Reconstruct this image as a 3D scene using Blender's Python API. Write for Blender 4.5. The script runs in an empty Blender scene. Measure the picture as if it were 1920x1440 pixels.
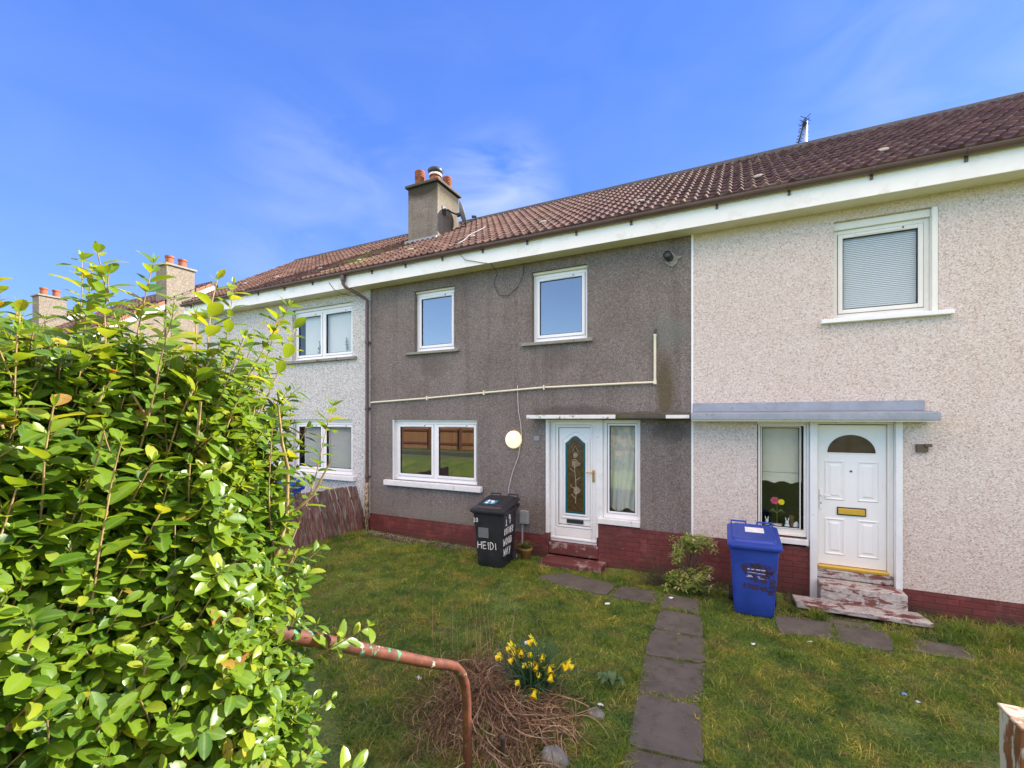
import bpy, math, random
import numpy as np
from mathutils import Vector, Matrix, noise as mnoise
R = math.radians
random.seed(7)
rng = np.random.default_rng(11)
scene = bpy.context.scene
col = scene.collection

# ---------------------------------------------------------------- camera
cam_d = bpy.data.cameras.new("camera")
cam_d.sensor_width = 36.0
cam_d.lens = 848 / 1920 * 36.0
cam_d.shift_y = 65 / 1920
cam_d.clip_start = 0.05
cam_d.clip_end = 3000
cam = bpy.data.objects.new("camera", cam_d)
col.objects.link(cam)
cam.location = (0, -7.3, 2.42)
cam.rotation_euler = (R(90), 0, R(26.5))
scene.camera = cam

# ---------------------------------------------------------------- light
SUN_AZ = R(52)     # clockwise from +Y (behind the terrace) towards +X
SUN_EL = R(31)
EXPOSURE = 1.41
sun_d = bpy.data.lights.new("sun", 'SUN')
sun_d.energy = 4.9
sun_d.angle = R(0.55)
sun_d.color = (1.0, 0.93, 0.82)
sun = bpy.data.objects.new("sun", sun_d)
col.objects.link(sun)
sdir = Vector((math.sin(SUN_AZ) * math.cos(SUN_EL), math.cos(SUN_AZ) * math.cos(SUN_EL), math.sin(SUN_EL)))
sun.rotation_euler = sdir.to_track_quat('Z', 'Y').to_euler()
sun.location = sdir * 60

world = bpy.data.worlds.new("World")
scene.world = world
world.use_nodes = True
wt = world.node_tree
wt.nodes.clear()


def nd(nt, typ, **kw):
    n = nt.nodes.new(typ)
    for k, v in kw.items():
        if k.startswith('i_'):
            k2 = k[2:]
            n.inputs[int(k2) if k2.isdigit() else k2].default_value = v
        else:
            setattr(n, k, v)
    return n


def lk(nt, a, b):
    nt.links.new(a, b)


def math_n(nt, op, a, b=None, clamp=False):
    n = nt.nodes.new('ShaderNodeMath')
    n.operation = op
    n.use_clamp = clamp
    for i, v in enumerate((a, b)):
        if v is None:
            continue
        if isinstance(v, (int, float)):
            n.inputs[i].default_value = v
        else:
            lk(nt, v, n.inputs[i])
    return n.outputs[0]


def ramp_n(nt, fac, stops, interp='LINEAR'):
    n = nt.nodes.new('ShaderNodeValToRGB')
    n.color_ramp.interpolation = interp
    e = n.color_ramp.elements
    while len(e) < len(stops):
        e.new(0.5)
    for el, (p, c) in zip(e, stops):
        el.position = p
        el.color = (c[0], c[1], c[2], 1) if not isinstance(c, (int, float)) else (c, c, c, 1)
    lk(nt, fac, n.inputs[0])
    return n.outputs[0]


def mix_n(nt, fac, a, b, blend='MIX'):
    n = nt.nodes.new('ShaderNodeMix')
    n.data_type = 'RGBA'
    n.blend_type = blend
    for sock, v in ((n.inputs[0], fac), (n.inputs[6], a), (n.inputs[7], b)):
        if isinstance(v, (int, float)):
            sock.default_value = v
        elif isinstance(v, (tuple, list)):
            sock.default_value = (v[0], v[1], v[2], 1)
        else:
            lk(nt, v, sock)
    return n.outputs[2]


sky = nd(wt, 'ShaderNodeTexSky', sky_type='NISHITA', sun_disc=False, sun_elevation=SUN_EL,
         sun_rotation=SUN_AZ, altitude=50, air_density=1.0, dust_density=0.6, ozone_density=2.5)
tcw = nd(wt, 'ShaderNodeTexCoord')
sepw = nd(wt, 'ShaderNodeSeparateXYZ')
lk(wt, tcw.outputs['Generated'], sepw.inputs[0])
# towards the sun the air is deep and blue, the unseen northern half is brightened and warmed to light the house fronts
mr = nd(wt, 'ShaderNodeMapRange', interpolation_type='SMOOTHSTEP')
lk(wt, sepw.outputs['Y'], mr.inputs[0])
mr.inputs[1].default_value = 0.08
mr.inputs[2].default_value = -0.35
south_sky = mix_n(wt, 1.0, sky.outputs[0], (0.46, 0.72, 1.38), 'MULTIPLY')
south_deep = ramp_n(wt, sepw.outputs['Z'], [(0.0, (1.7, 2.45, 3.95)), (0.20, (1.12, 1.92, 3.9)), (0.45, (0.62, 1.32, 3.8)), (0.75, (0.36, 0.95, 3.4))])
south_tint = mix_n(wt, 0.72, south_sky, south_deep)
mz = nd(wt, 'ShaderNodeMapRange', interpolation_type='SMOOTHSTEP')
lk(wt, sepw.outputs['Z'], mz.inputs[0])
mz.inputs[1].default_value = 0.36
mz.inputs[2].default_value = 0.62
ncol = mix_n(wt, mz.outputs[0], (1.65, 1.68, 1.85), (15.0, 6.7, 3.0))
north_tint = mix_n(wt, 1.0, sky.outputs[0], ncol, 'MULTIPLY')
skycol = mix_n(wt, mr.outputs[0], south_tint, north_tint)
# wisps of cirrus
mpw = nd(wt, 'ShaderNodeMapping')
mpw.inputs['Scale'].default_value = (1.3, 1.3, 3.4)
mpw.inputs['Rotation'].default_value = (0.1, 0.25, 0.4)
lk(wt, tcw.outputs['Generated'], mpw.inputs[0])
nzw = nd(wt, 'ShaderNodeTexNoise', i_Scale=3.6, i_Detail=8.0, i_Roughness=0.52, i_Distortion=0.7)
lk(wt, mpw.outputs[0], nzw.inputs['Vector'])
wisp = ramp_n(wt, nzw.outputs[0], [(0.33, 0.0), (0.72, 1.0)])


def sky_spot(d, inner, outer):
    vm = nd(wt, 'ShaderNodeVectorMath', operation='DOT_PRODUCT')
    lk(wt, tcw.outputs['Generated'], vm.inputs[0])
    vm.inputs[1].default_value = Vector(d).normalized()
    m = nd(wt, 'ShaderNodeMapRange', interpolation_type='SMOOTHSTEP')
    lk(wt, vm.outputs['Value'], m.inputs[0])
    m.inputs[1].default_value = math.cos(outer)
    m.inputs[2].default_value = math.cos(inner)
    return m.outputs[0]


s1 = sky_spot((-0.47, 0.879, 0.485), R(0), R(9))
s2 = sky_spot((-0.78, 0.72, 0.42), R(2), R(15))
s3 = sky_spot((0.41, 1.31, 0.82), R(1), R(14))
spots = math_n(wt, 'ADD', math_n(wt, 'MULTIPLY', s1, 0.72), math_n(wt, 'ADD', math_n(wt, 'MULTIPLY', s2, 0.26), math_n(wt, 'MULTIPLY', s3, 0.22)), clamp=True)
base_w = math_n(wt, 'ADD', math_n(wt, 'MULTIPLY', spots, 0.85), 0.05)
cl_f = math_n(wt, 'MULTIPLY', wisp, base_w, clamp=True)
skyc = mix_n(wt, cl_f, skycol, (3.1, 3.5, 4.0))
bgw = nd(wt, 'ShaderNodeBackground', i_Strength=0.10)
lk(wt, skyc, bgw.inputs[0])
ow = nd(wt, 'ShaderNodeOutputWorld')
lk(wt, bgw.outputs[0], ow.inputs[0])

scene.view_settings.view_transform = 'Standard'
scene.view_settings.look = 'None'
scene.view_settings.exposure = EXPOSURE
scene.view_settings.gamma = 1.0
scene.view_settings.use_curve_mapping = False
scene.render.engine = 'CYCLES'
scene.cycles.max_bounces = 7
scene.cycles.diffuse_bounces = 4
scene.cycles.transparent_max_bounces = 12
scene.cycles.use_denoising = True

# ---------------------------------------------------------------- mesh helpers


class MB:
    def __init__(self):
        self.v = []
        self.f = []

    def box(self, x0, x1, y0, y1, z0, z1):
        n = len(self.v)
        self.v += [(x0, y0, z0), (x1, y0, z0), (x1, y1, z0), (x0, y1, z0), (x0, y0, z1), (x1, y0, z1), (x1, y1, z1), (x0, y1, z1)]
        self.f += [(n, n + 3, n + 2, n + 1), (n + 4, n + 5, n + 6, n + 7), (n, n + 1, n + 5, n + 4), (n + 1, n + 2, n + 6, n + 5), (n + 2, n + 3, n + 7, n + 6), (n + 3, n, n + 4, n + 7)]
        return self

    def poly(self, pts):
        n = len(self.v)
        self.v += [tuple(p) for p in pts]
        self.f.append(tuple(range(n, n + len(pts))))
        return self

    def prism(self, poly, a, b, axis='y'):
        """poly: 2-D outline; extruded along axis from a to b (y: poly is x,z; x: poly is y,z; z: poly is x,y)"""
        def P(p, t):
            return (p[0], t, p[1]) if axis == 'y' else ((t, p[0], p[1]) if axis == 'x' else (p[0], p[1], t))
        n = len(self.v)
        k = len(poly)
        self.v += [P(p, a) for p in poly] + [P(p, b) for p in poly]
        self.f.append(tuple(range(n + k - 1, n - 1, -1)))
        self.f.append(tuple(range(n + k, n + 2 * k)))
        for i in range(k):
            j = (i + 1) % k
            self.f.append((n + i, n + j, n + k + j, n + k + i))
        return self

    def tube(self, pts, r, sides=8, cap=True):
        pts = [Vector(p) for p in pts]
        rs = r if isinstance(r, (list, tuple)) else [r] * len(pts)
        n0 = len(self.v)
        up = None
        for i, p in enumerate(pts):
            d = (pts[min(i + 1, len(pts) - 1)] - pts[max(i - 1, 0)])
            if d.length < 1e-9:
                d = Vector((0, 0, 1))
            d.normalize()
            if up is None:
                up = d.orthogonal().normalized()
            else:
                up = (up - d * up.dot(d))
                up = up.normalized() if up.length > 1e-6 else d.orthogonal().normalized()
            b = d.cross(up)
            for k in range(sides):
                a = 2 * math.pi * k / sides
                self.v.append(tuple(p + (up * math.cos(a) + b * math.sin(a)) * rs[i]))
        for i in range(len(pts) - 1):
            for k in range(sides):
                a, b2 = n0 + i * sides + k, n0 + i * sides + (k + 1) % sides
                self.f.append((a, b2, b2 + sides, a + sides))
        if cap:
            self.f.append(tuple(n0 + k for k in range(sides - 1, -1, -1)))
            e = n0 + (len(pts) - 1) * sides
            self.f.append(tuple(e + k for k in range(sides)))
        return self

    def lathe(self, prof, c, sides=20, cap=True):
        """prof: list of (r,z), around vertical axis at c"""
        n0 = len(self.v)
        for r, z in prof:
            for k in range(sides):
                a = 2 * math.pi * k / sides
                self.v.append((c[0] + r * math.cos(a), c[1] + r * math.sin(a), c[2] + z))
        for i in range(len(prof) - 1):
            for k in range(sides):
                a, b = n0 + i * sides + k, n0 + i * sides + (k + 1) % sides
                self.f.append((a, b, b + sides, a + sides))
        if cap:
            self.f.append(tuple(n0 + k for k in range(sides - 1, -1, -1)))
            e = n0 + (len(prof) - 1) * sides
            self.f.append(tuple(e + k for k in range(sides)))
        return self

    def ring(self, x0, x1, z0, z1, w, y0, y1, wb=None, wt=None):
        """rectangular frame in the xz plane, butted corners"""
        wb = w if wb is None else wb
        wt = w if wt is None else wt
        self.box(x0, x0 + w, y0, y1, z0, z1)
        self.box(x1 - w, x1, y0, y1, z0, z1)
        self.box(x0 + w, x1 - w, y0, y1, z0, z0 + wb)
        self.box(x0 + w, x1 - w, y0, y1, z1 - wt, z1)
        return self

    def loft(self, rings, cap=True):
        n0 = len(self.v)
        k = len(rings[0])
        for r in rings:
            self.v += [tuple(p) for p in r]
        for i in range(len(rings) - 1):
            for j in range(k):
                a, b = n0 + i * k + j, n0 + i * k + (j + 1) % k
                self.f.append((a, b, b + k, a + k))
        if cap:
            self.f.append(tuple(n0 + j for j in range(k - 1, -1, -1)))
            e = n0 + (len(rings) - 1) * k
            self.f.append(tuple(e + j for j in range(k)))
        return self

    def ribbon(self, pts, w, side=None):
        """flat strip, width w (list or number), tapering by list"""
        pts = [Vector(p) for p in pts]
        ws = w if isinstance(w, (list, tuple)) else [w] * len(pts)
        n0 = len(self.v)
        for i, p in enumerate(pts):
            d = pts[min(i + 1, len(pts) - 1)] - pts[max(i - 1, 0)]
            s = side if side is not None else d.cross(Vector((0, 0, 1)))
            s = s.normalized() if s.length > 1e-6 else Vector((1, 0, 0))
            self.v.append(tuple(p - s * ws[i] / 2))
            self.v.append(tuple(p + s * ws[i] / 2))
        for i in range(len(pts) - 1):
            a = n0 + 2 * i
            self.f.append((a, a + 1, a + 3, a + 2))
        return self

    def build(self, name, mat, parent=None, smooth=False, bevel=0, segs=2):
        me = bpy.data.meshes.new(name)
        me.from_pydata(self.v, [], self.f)
        me.validate()
        return finish(name, me, mat, parent, smooth, bevel, segs)


def finish(name, me, mat, parent=None, smooth=False, bevel=0, segs=2):
    o = bpy.data.objects.new(name, me)
    col.objects.link(o)
    if mat is not None:
        me.materials.append(mat)
    if smooth:
        me.polygons.foreach_set('use_smooth', [True] * len(me.polygons))
        me.update()
    if bevel:
        m = o.modifiers.new('bevel', 'BEVEL')
        m.width = bevel
        m.segments = segs
        m.limit_method = 'ANGLE'
        m.angle_limit = R(40)
    if parent is not None:
        attach(o, parent)
    return o


def root_of(o):
    while o.parent:
        o = o.parent
    return o


def attach(o, parent):
    o.parent = parent
    o.matrix_parent_inverse = Matrix.Translation(-Vector(root_of(parent)['_loc'] if '_loc' in root_of(parent) else (0, 0, 0))) if parent.parent is None and parent.type == 'EMPTY' else Matrix.Identity(4)


def thing(name, label, cat, loc=(0, 0, 0), group=None):
    """an Empty at the base of a thing; children are modelled in world coordinates"""
    o = bpy.data.objects.new(name, None)
    col.objects.link(o)
    o.location = loc
    o.empty_display_size = 0.2
    o['_loc'] = list(loc)
    o['label'] = label
    o['category'] = cat
    if group:
        o['group'] = group
    o['kind'] = 'thing'
    return o


def tag(o, label=None, cat=None, group=None, kind=None):
    for k, v in (('label', label), ('category', cat), ('group', group), ('kind', kind or ('thing' if cat else None))):
        if v:
            o[k] = v
    return o


def np_mesh(name, verts, faces_flat, loop_tot, mat, parent=None, attrs=None, smooth=False):
    """big mesh from numpy arrays: verts (n,3), faces_flat (loops), loop_tot per face"""
    me = bpy.data.meshes.new(name)
    nv, nl, nf = len(verts), len(faces_flat), len(loop_tot)
    me.vertices.add(nv)
    me.vertices.foreach_set('co', np.asarray(verts, dtype=np.float32).ravel())
    me.loops.add(nl)
    me.loops.foreach_set('vertex_index', np.asarray(faces_flat, dtype=np.int32))
    me.polygons.add(nf)
    st = np.zeros(nf, dtype=np.int32)
    st[1:] = np.cumsum(loop_tot)[:-1]
    me.polygons.foreach_set('loop_start', st)
    me.polygons.foreach_set('loop_total', np.asarray(loop_tot, dtype=np.int32))
    if smooth:
        me.polygons.foreach_set('use_smooth', np.ones(nf, dtype=bool))
    for k, a in (attrs or {}).items():
        at = me.attributes.new(k, 'FLOAT', 'POINT')
        at.data.foreach_set('value', np.asarray(a, dtype=np.float32))
    me.update(calc_edges=True)
    me.validate()
    return finish(name, me, mat, parent)


# ---------------------------------------------------------------- materials


def new_mat(name):
    m = bpy.data.materials.new(name)
    m.use_nodes = True
    nt = m.node_tree
    b = nt.nodes['Principled BSDF']
    return m, nt, b


def objc(nt):
    return nd(nt, 'ShaderNodeTexCoord').outputs['Object']


def mapped(nt, vec, scale=(1, 1, 1), loc=(0, 0, 0)):
    mp = nd(nt, 'ShaderNodeMapping')
    mp.inputs['Scale'].default_value = scale
    mp.inputs['Location'].default_value = loc
    lk(nt, vec, mp.inputs[0])
    return mp.outputs[0]


def noise_n(nt, vec, scale, detail=4.0, rough=0.55, dist=0.0):
    n = nd(nt, 'ShaderNodeTexNoise', i_Scale=scale, i_Detail=detail, i_Roughness=rough, i_Distortion=dist)
    lk(nt, vec, n.inputs['Vector'])
    return n.outputs[0]


def bump_n(nt, b, h, strength=0.3, dist=0.01):
    n = nd(nt, 'ShaderNodeBump', i_Strength=strength, i_Distance=dist)
    lk(nt, h, n.inputs['Height'])
    lk(nt, n.outputs[0], b.inputs['Normal'])
    return n


def plain(name, c, rough=0.5, var=0.12, scale=9.0, metal=0.0, bump=0.0, bscale=60.0, spec=0.5, dirt=None):
    """paint, plastic or metal: slight mottling, optional relief and dirt patches"""
    m, nt, b = new_mat(name)
    v = objc(nt)
    n1 = noise_n(nt, v, scale, 5.0, 0.6)
    lo = tuple(x * (1 - var) for x in c)
    hi = tuple(min(1, x * (1 + var)) for x in c)
    cc = ramp_n(nt, n1, [(0.3, lo), (0.7, hi)])
    if dirt:
        dcol, amount, dscale = dirt
        n2 = noise_n(nt, v, dscale, 8.0, 0.68)
        f = ramp_n(nt, n2, [(1 - amount - 0.04, 0.0), (1 - amount + 0.05, 1.0)])
        cc = mix_n(nt, f, cc, dcol)
    lk(nt, cc, b.inputs['Base Color'])
    rr = ramp_n(nt, n1, [(0.2, max(0, rough - 0.08)), (0.8, min(1, rough + 0.1))])
    lk(nt, rr, b.inputs['Roughness'])
    b.inputs['Metallic'].default_value = metal
    b.inputs['Specular IOR Level'].default_value = spec
    if bump:
        bump_n(nt, b, noise_n(nt, v, bscale, 4.0), bump, 0.004)
    return m


def roughcast(name, base, chips, stain, scale=75.0, bstr=0.5, stain_amt=0.5, streak=0.25, fine=0.5, green=None):
    """dashed render: base mortar, a ramp of chip colours, weather stains and other tinted patches"""
    m, nt, b = new_mat(name)
    v = objc(nt)
    warp = nd(nt, 'ShaderNodeTexVoronoi', i_Scale=scale)
    lk(nt, v, warp.inputs['Vector'])
    vo2 = nd(nt, 'ShaderNodeTexVoronoi', i_Scale=scale * 0.62)
    lk(nt, v, vo2.inputs['Vector'])
    sp = nd(nt, 'ShaderNodeSeparateColor')
    lk(nt, warp.outputs['Color'], sp.inputs[0])
    sp2 = nd(nt, 'ShaderNodeSeparateColor')
    lk(nt, vo2.outputs['Color'], sp2.inputs[0])
    chip = ramp_n(nt, sp.outputs[0], chips, 'CONSTANT')
    chip2 = ramp_n(nt, sp2.outputs[1], chips, 'CONSTANT')
    cc = mix_n(nt, 0.45, chip, chip2)
    cc = mix_n(nt, 1 - fine, cc, base)
    big = noise_n(nt, v, 0.9, 6.0, 0.62)
    f = ramp_n(nt, big, [(0.38, 0.0), (0.72, stain_amt)])
    cc = mix_n(nt, f, cc, stain, 'MULTIPLY')
    st = noise_n(nt, mapped(nt, v, (3.2, 3.2, 0.16)), 1.0, 6.0, 0.7)
    fs = ramp_n(nt, st, [(0.50, 0.0), (0.75, streak)])
    cc = mix_n(nt, fs, cc, stain, 'MULTIPLY')
    if green:
        for (x, z, rx, rz, gcol, amt) in green:
            mp = mapped(nt, v, (1 / rx, 0.0, 1 / rz), (-x / rx, 0, -z / rz))
            ln = nd(nt, 'ShaderNodeVectorMath', operation='LENGTH')
            lk(nt, mp, ln.inputs[0])
            g = ramp_n(nt, math_n(nt, 'ADD', ln.outputs['Value'], math_n(nt, 'MULTIPLY', noise_n(nt, v, 4.0, 5.0), 0.5)), [(0.62, amt), (1.5, 0.0)])
            cc = mix_n(nt, g, cc, gcol)
    lk(nt, cc, b.inputs['Base Color'])
    b.inputs['Roughness'].default_value = 0.95
    b.inputs['Specular IOR Level'].default_value = 0.2
    h = math_n(nt, 'SUBTRACT', 1.0, warp.outputs['Distance'])
    h2 = math_n(nt, 'ADD', h, math_n(nt, 'MULTIPLY', noise_n(nt, v, 38.0, 4.0), 1.4))
    bump_n(nt, b, h2, bstr, 0.012)
    return m




def peel_mat():
    """grey white step paint worn in long flakes down to red paint, bare cement and black grime"""
    m, nt, b = new_mat('peeling_step_paint')
    v = objc(nt)
    st = mapped(nt, v, (3.2, 5.0, 9.0))
    n1 = noise_n(nt, st, 1.6, 7.0, 0.66, 0.6)
    n2 = noise_n(nt, mapped(nt, v, (3.2, 5.0, 9.0), (4, 2, 7)), 1.9, 7.0, 0.7, 0.8)
    n3 = noise_n(nt, v, 24.0, 5.0, 0.65)
    cc = ramp_n(nt, n3, [(0.3, (0.30, 0.275, 0.255)), (0.55, (0.46, 0.43, 0.41)), (0.75, (0.58, 0.56, 0.55))])
    cc = mix_n(nt, ramp_n(nt, n1, [(0.535, 0.0), (0.555, 0.92)]), cc, (0.15, 0.034, 0.028))
    cc = mix_n(nt, ramp_n(nt, n2, [(0.55, 0.0), (0.60, 0.75)]), cc, (0.20, 0.17, 0.145))
    cc = mix_n(nt, ramp_n(nt, n2, [(0.30, 0.75), (0.38, 0.0)]), cc, (0.06, 0.05, 0.045))
    lk(nt, cc, b.inputs['Base Color'])
    b.inputs['Roughness'].default_value = 0.75
    bump_n(nt, b, math_n(nt, 'ADD', n1, math_n(nt, 'MULTIPLY', n3, 0.5)), 0.8, 0.012)
    return m


M = {}
M['grey_dash'] = roughcast('grey_roughcast', (0.215, 0.182, 0.166),
                           [(0.0, (0.085, 0.068, 0.062)), (0.22, (0.165, 0.138, 0.128)), (0.5, (0.255, 0.218, 0.198)), (0.72, (0.35, 0.305, 0.28)), (0.9, (0.46, 0.415, 0.38))],
                           (0.60, 0.58, 0.56), 95.0, 0.6, 0.60, 0.70, 0.55,
                           green=[(-1.0, 2.85, 0.22, 0.95, (0.10, 0.075, 0.035), 0.75), (-0.95, 3.75, 0.5, 0.42, (0.17, 0.19, 0.17), 0.5), (-0.9, 2.2, 0.5, 0.25, (0.075, 0.065, 0.055), 0.6), (-5.35, 3.45, 0.6, 0.35, (0.12, 0.10, 0.09), 0.45), (-2.75, 3.45, 0.6, 0.32, (0.12, 0.10, 0.09), 0.45), (-2.5, 2.55, 1.2, 0.16, (0.09, 0.08, 0.07), 0.6), (-5.3, 0.55, 1.6, 0.28, (0.24, 0.23, 0.19), 0.45)])
M['white_dash'] = roughcast('white_roughcast', (0.64, 0.62, 0.60),
                            [(0.0, (0.12, 0.12, 0.13)), (0.14, (0.36, 0.36, 0.37)), (0.30, (0.64, 0.62, 0.60)), (0.6, (0.79, 0.77, 0.745))],
                            (0.82, 0.82, 0.80), 78.0, 0.7, 0.4, 0.2, 0.78)
M['pink_dash'] = roughcast('cream_pink_roughcast', (0.675, 0.58, 0.53),
                           [(0.0, (0.26, 0.15, 0.11)), (0.07, (0.45, 0.33, 0.28)), (0.20, (0.62, 0.515, 0.465)), (0.45, (0.74, 0.655, 0.61)), (0.8, (0.83, 0.78, 0.745))],
                           (0.86, 0.81, 0.75), 92.0, 0.7, 0.4, 0.2, 0.72,
                           green=[(0.0, 5.15, 9.0, 0.18, (0.52, 0.44, 0.28), 0.45)])  # yellowish shading under the eaves, put into the wall colour
M['gable_dash'] = roughcast('buff_roughcast', (0.25, 0.21, 0.165),
                            [(0.0, (0.12, 0.095, 0.075)), (0.25, (0.21, 0.175, 0.14)), (0.6, (0.29, 0.245, 0.20)), (0.85, (0.38, 0.33, 0.27))],
                            (0.8, 0.78, 0.74), 40.0, 0.5, 0.4, 0.2, 0.6)
M['chimney_dash'] = roughcast('chimney_roughcast', (0.27, 0.235, 0.20),
                              [(0.0, (0.14, 0.12, 0.10)), (0.3, (0.24, 0.21, 0.18)), (0.65, (0.33, 0.29, 0.25))],
                              (0.45, 0.42, 0.38), 60.0, 0.6, 0.7, 0.7, 0.5,
                              green=[(-6.8, 8.05, 1.6, 0.50, (0.045, 0.04, 0.03), 0.95), (-6.36, 7.75, 0.3, 0.25, (0.13, 0.11, 0.06), 0.45)])


def brick_paint():
    m, nt, b = new_mat('red_painted_brick')
    v = objc(nt)
    s = nd(nt, 'ShaderNodeSeparateXYZ')
    lk(nt, v, s.inputs[0])
    cb = nd(nt, 'ShaderNodeCombineXYZ')
    lk(nt, math_n(nt, 'ADD', s.outputs[0], s.outputs[1]), cb.inputs[0])
    lk(nt, s.outputs[2], cb.inputs[1])
    br = nd(nt, 'ShaderNodeTexBrick', i_Scale=1.0)
    br.inputs['Brick Width'].default_value = 0.226
    br.inputs['Row Height'].default_value = 0.076
    br.inputs['Mortar Size'].default_value = 0.006
    br.inputs['Mortar Smooth'].default_value = 0.6
    br.inputs['Color1'].default_value = (0.175, 0.034, 0.032, 1)
    br.inputs['Color2'].default_value = (0.13, 0.026, 0.026, 1)
    br.inputs['Mortar'].default_value = (0.085, 0.022, 0.022, 1)
    wob = mix_n(nt, 0.985, nd(nt, 'ShaderNodeTexNoise', i_Scale=6.0).outputs['Color'], cb.outputs[0])
    lk(nt, wob, br.inputs['Vector'])
    n1 = noise_n(nt, v, 3.0, 6.0, 0.65)
    cc = mix_n(nt, ramp_n(nt, n1, [(0.40, 0.0), (0.75, 0.6)]), br.outputs[0], (0.065, 0.026, 0.023))
    cc = mix_n(nt, ramp_n(nt, noise_n(nt, mapped(nt, v, (1, 1, 1), (3, 3, 8)), 4.5, 6.0, 0.7), [(0.52, 0.0), (0.70, 0.6)]), cc, (0.26, 0.085, 0.078))
    n2 = noise_n(nt, mapped(nt, v, (5, 5, 26)), 1.0, 5.0, 0.6)
    cc = mix_n(nt, ramp_n(nt, n2, [(0.695, 0.0), (0.72, 0.8)]), cc, (0.42, 0.36, 0.33))
    # green-brown damp rising from the soil
    z = s.outputs[2]
    dmp = ramp_n(nt, math_n(nt, 'ADD', z, math_n(nt, 'MULTIPLY', noise_n(nt, v, 5.0, 5.0), 0.28)), [(0.10, 0.75), (0.30, 0.0)])
    cc = mix_n(nt, dmp, cc, (0.045, 0.038, 0.022))
    lk(nt, cc, b.inputs['Base Color'])
    b.inputs['Roughness'].default_value = 0.62
    hh = math_n(nt, 'ADD', math_n(nt, 'MULTIPLY', br.outputs[1], -1.0), math_n(nt, 'MULTIPLY', noise_n(nt, v, 60.0, 4.0), 0.5))
    bump_n(nt, b, hh, 0.7, 0.008)
    return m


M['brick'] = brick_paint()
M['upvc'] = plain('white_upvc', (0.80, 0.80, 0.80), 0.32, 0.02, 3.0)
M['upvc_cream'] = plain('aged_white_upvc', (0.76, 0.74, 0.68), 0.4, 0.04, 4.0)
M['white_paint'] = plain('worn_white_paint', (0.74, 0.74, 0.73), 0.55, 0.06, 8.0, bump=0.25, bscale=40, dirt=((0.42, 0.40, 0.37), 0.36, 9.0))
M['white_wood'] = plain('white_painted_timber', (0.72, 0.73, 0.74), 0.5, 0.05, 8.0, bump=0.15, dirt=((0.36, 0.35, 0.33), 0.33, 7.0))
M['fascia'] = plain('cream_white_fascia', (0.82, 0.81, 0.78), 0.45, 0.05, 2.0, dirt=((0.74, 0.72, 0.66), 0.42, 3.5))
M['soffit'] = plain('cream_soffit', (0.68, 0.64, 0.48), 0.6, 0.08, 3.0)
M['gutter'] = plain('brown_plastic', (0.105, 0.062, 0.055), 0.34, 0.15, 4.0)
M['sill_grey'] = plain('grey_concrete', (0.255, 0.24, 0.205), 0.9, 0.2, 12.0, bump=0.4, dirt=((0.12, 0.11, 0.09), 0.4, 6.0))
M['dark_gasket'] = plain('black_rubber', (0.02, 0.02, 0.022), 0.6)
M['lead'] = plain('grey_lead_paint', (0.27, 0.30, 0.35), 0.6, 0.14, 7.0, bump=0.4, bscale=30, dirt=((0.17, 0.18, 0.20), 0.36, 9.0))
M['canopy_old'] = plain('mossy_concrete', (0.085, 0.075, 0.06), 0.9, 0.3, 8.0, bump=0.6, bscale=40, dirt=((0.075, 0.085, 0.02), 0.44, 5.0))
M['canopy_white'] = plain('flaking_white_paint', (0.72, 0.71, 0.68), 0.6, 0.06, 8.0, bump=0.4, bscale=40, dirt=((0.10, 0.09, 0.08), 0.40, 12.0))
M['peel'] = peel_mat()
M['peel_red'] = plain('worn_red_step_paint', (0.125, 0.032, 0.030), 0.65, 0.25, 9.0, bump=0.6, bscale=30, dirt=((0.33, 0.25, 0.23), 0.42, 6.0))
M['gold'] = plain('gold_anodised_metal', (0.72, 0.46, 0.07), 0.35, 0.08, 6.0, metal=0.55)
M['brass'] = plain('brass', (0.55, 0.36, 0.10), 0.3, 0.1, 6.0, metal=0.7)
M['interior'] = plain('interior_plaster', (0.30, 0.28, 0.24), 0.9, 0.05)
M['terracotta'] = plain('terracotta', (0.30, 0.095, 0.045), 0.8, 0.2, 9.0, bump=0.2, dirt=((0.12, 0.05, 0.035), 0.4, 5.0))
M['dark_metal'] = plain('dark_metal', (0.05, 0.052, 0.055), 0.5, 0.2, 10.0, metal=0.3)
M['galv'] = plain('galvanised_steel', (0.48, 0.50, 0.52), 0.38, 0.12, 10.0, metal=0.75)
M['dish'] = plain('grey_dish_paint', (0.24, 0.25, 0.25), 0.5, 0.1, 8.0)
M['meter'] = plain('grey_plastic_box', (0.30, 0.31, 0.31), 0.55, 0.1, 9.0, dirt=((0.2, 0.2, 0.19), 0.38, 7.0))
M['cream_pipe'] = plain('cream_plastic_pipe', (0.74, 0.69, 0.52), 0.45, 0.06, 6.0)
M['cable_white'] = plain('white_cable', (0.62, 0.61, 0.58), 0.5)
M['cable_black'] = plain('black_cable', (0.03, 0.03, 0.03), 0.5)
M['bin_black'] = plain('black_bin_plastic', (0.022, 0.023, 0.028), 0.42, 0.25, 5.0, bump=0.12, bscale=220, dirt=((0.05, 0.048, 0.045), 0.36, 7.0))
M['bin_blue'] = plain('blue_bin_plastic', (0.020, 0.055, 0.33), 0.42, 0.2, 4.0, bump=0.12, bscale=220)
M['bin_blue_rust'] = M['bin_blue']
M['rubber'] = plain('black_tyre', (0.018, 0.018, 0.018), 0.8)
M['white_daub'] = plain('white_daubed_paint', (0.78, 0.78, 0.76), 0.5, 0.06, 30.0)
M['sticker_blue'] = plain('blue_sticker', (0.03, 0.30, 0.52), 0.4)
M['sticker_white'] = plain('white_sticker', (0.80, 0.82, 0.84), 0.4)
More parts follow.
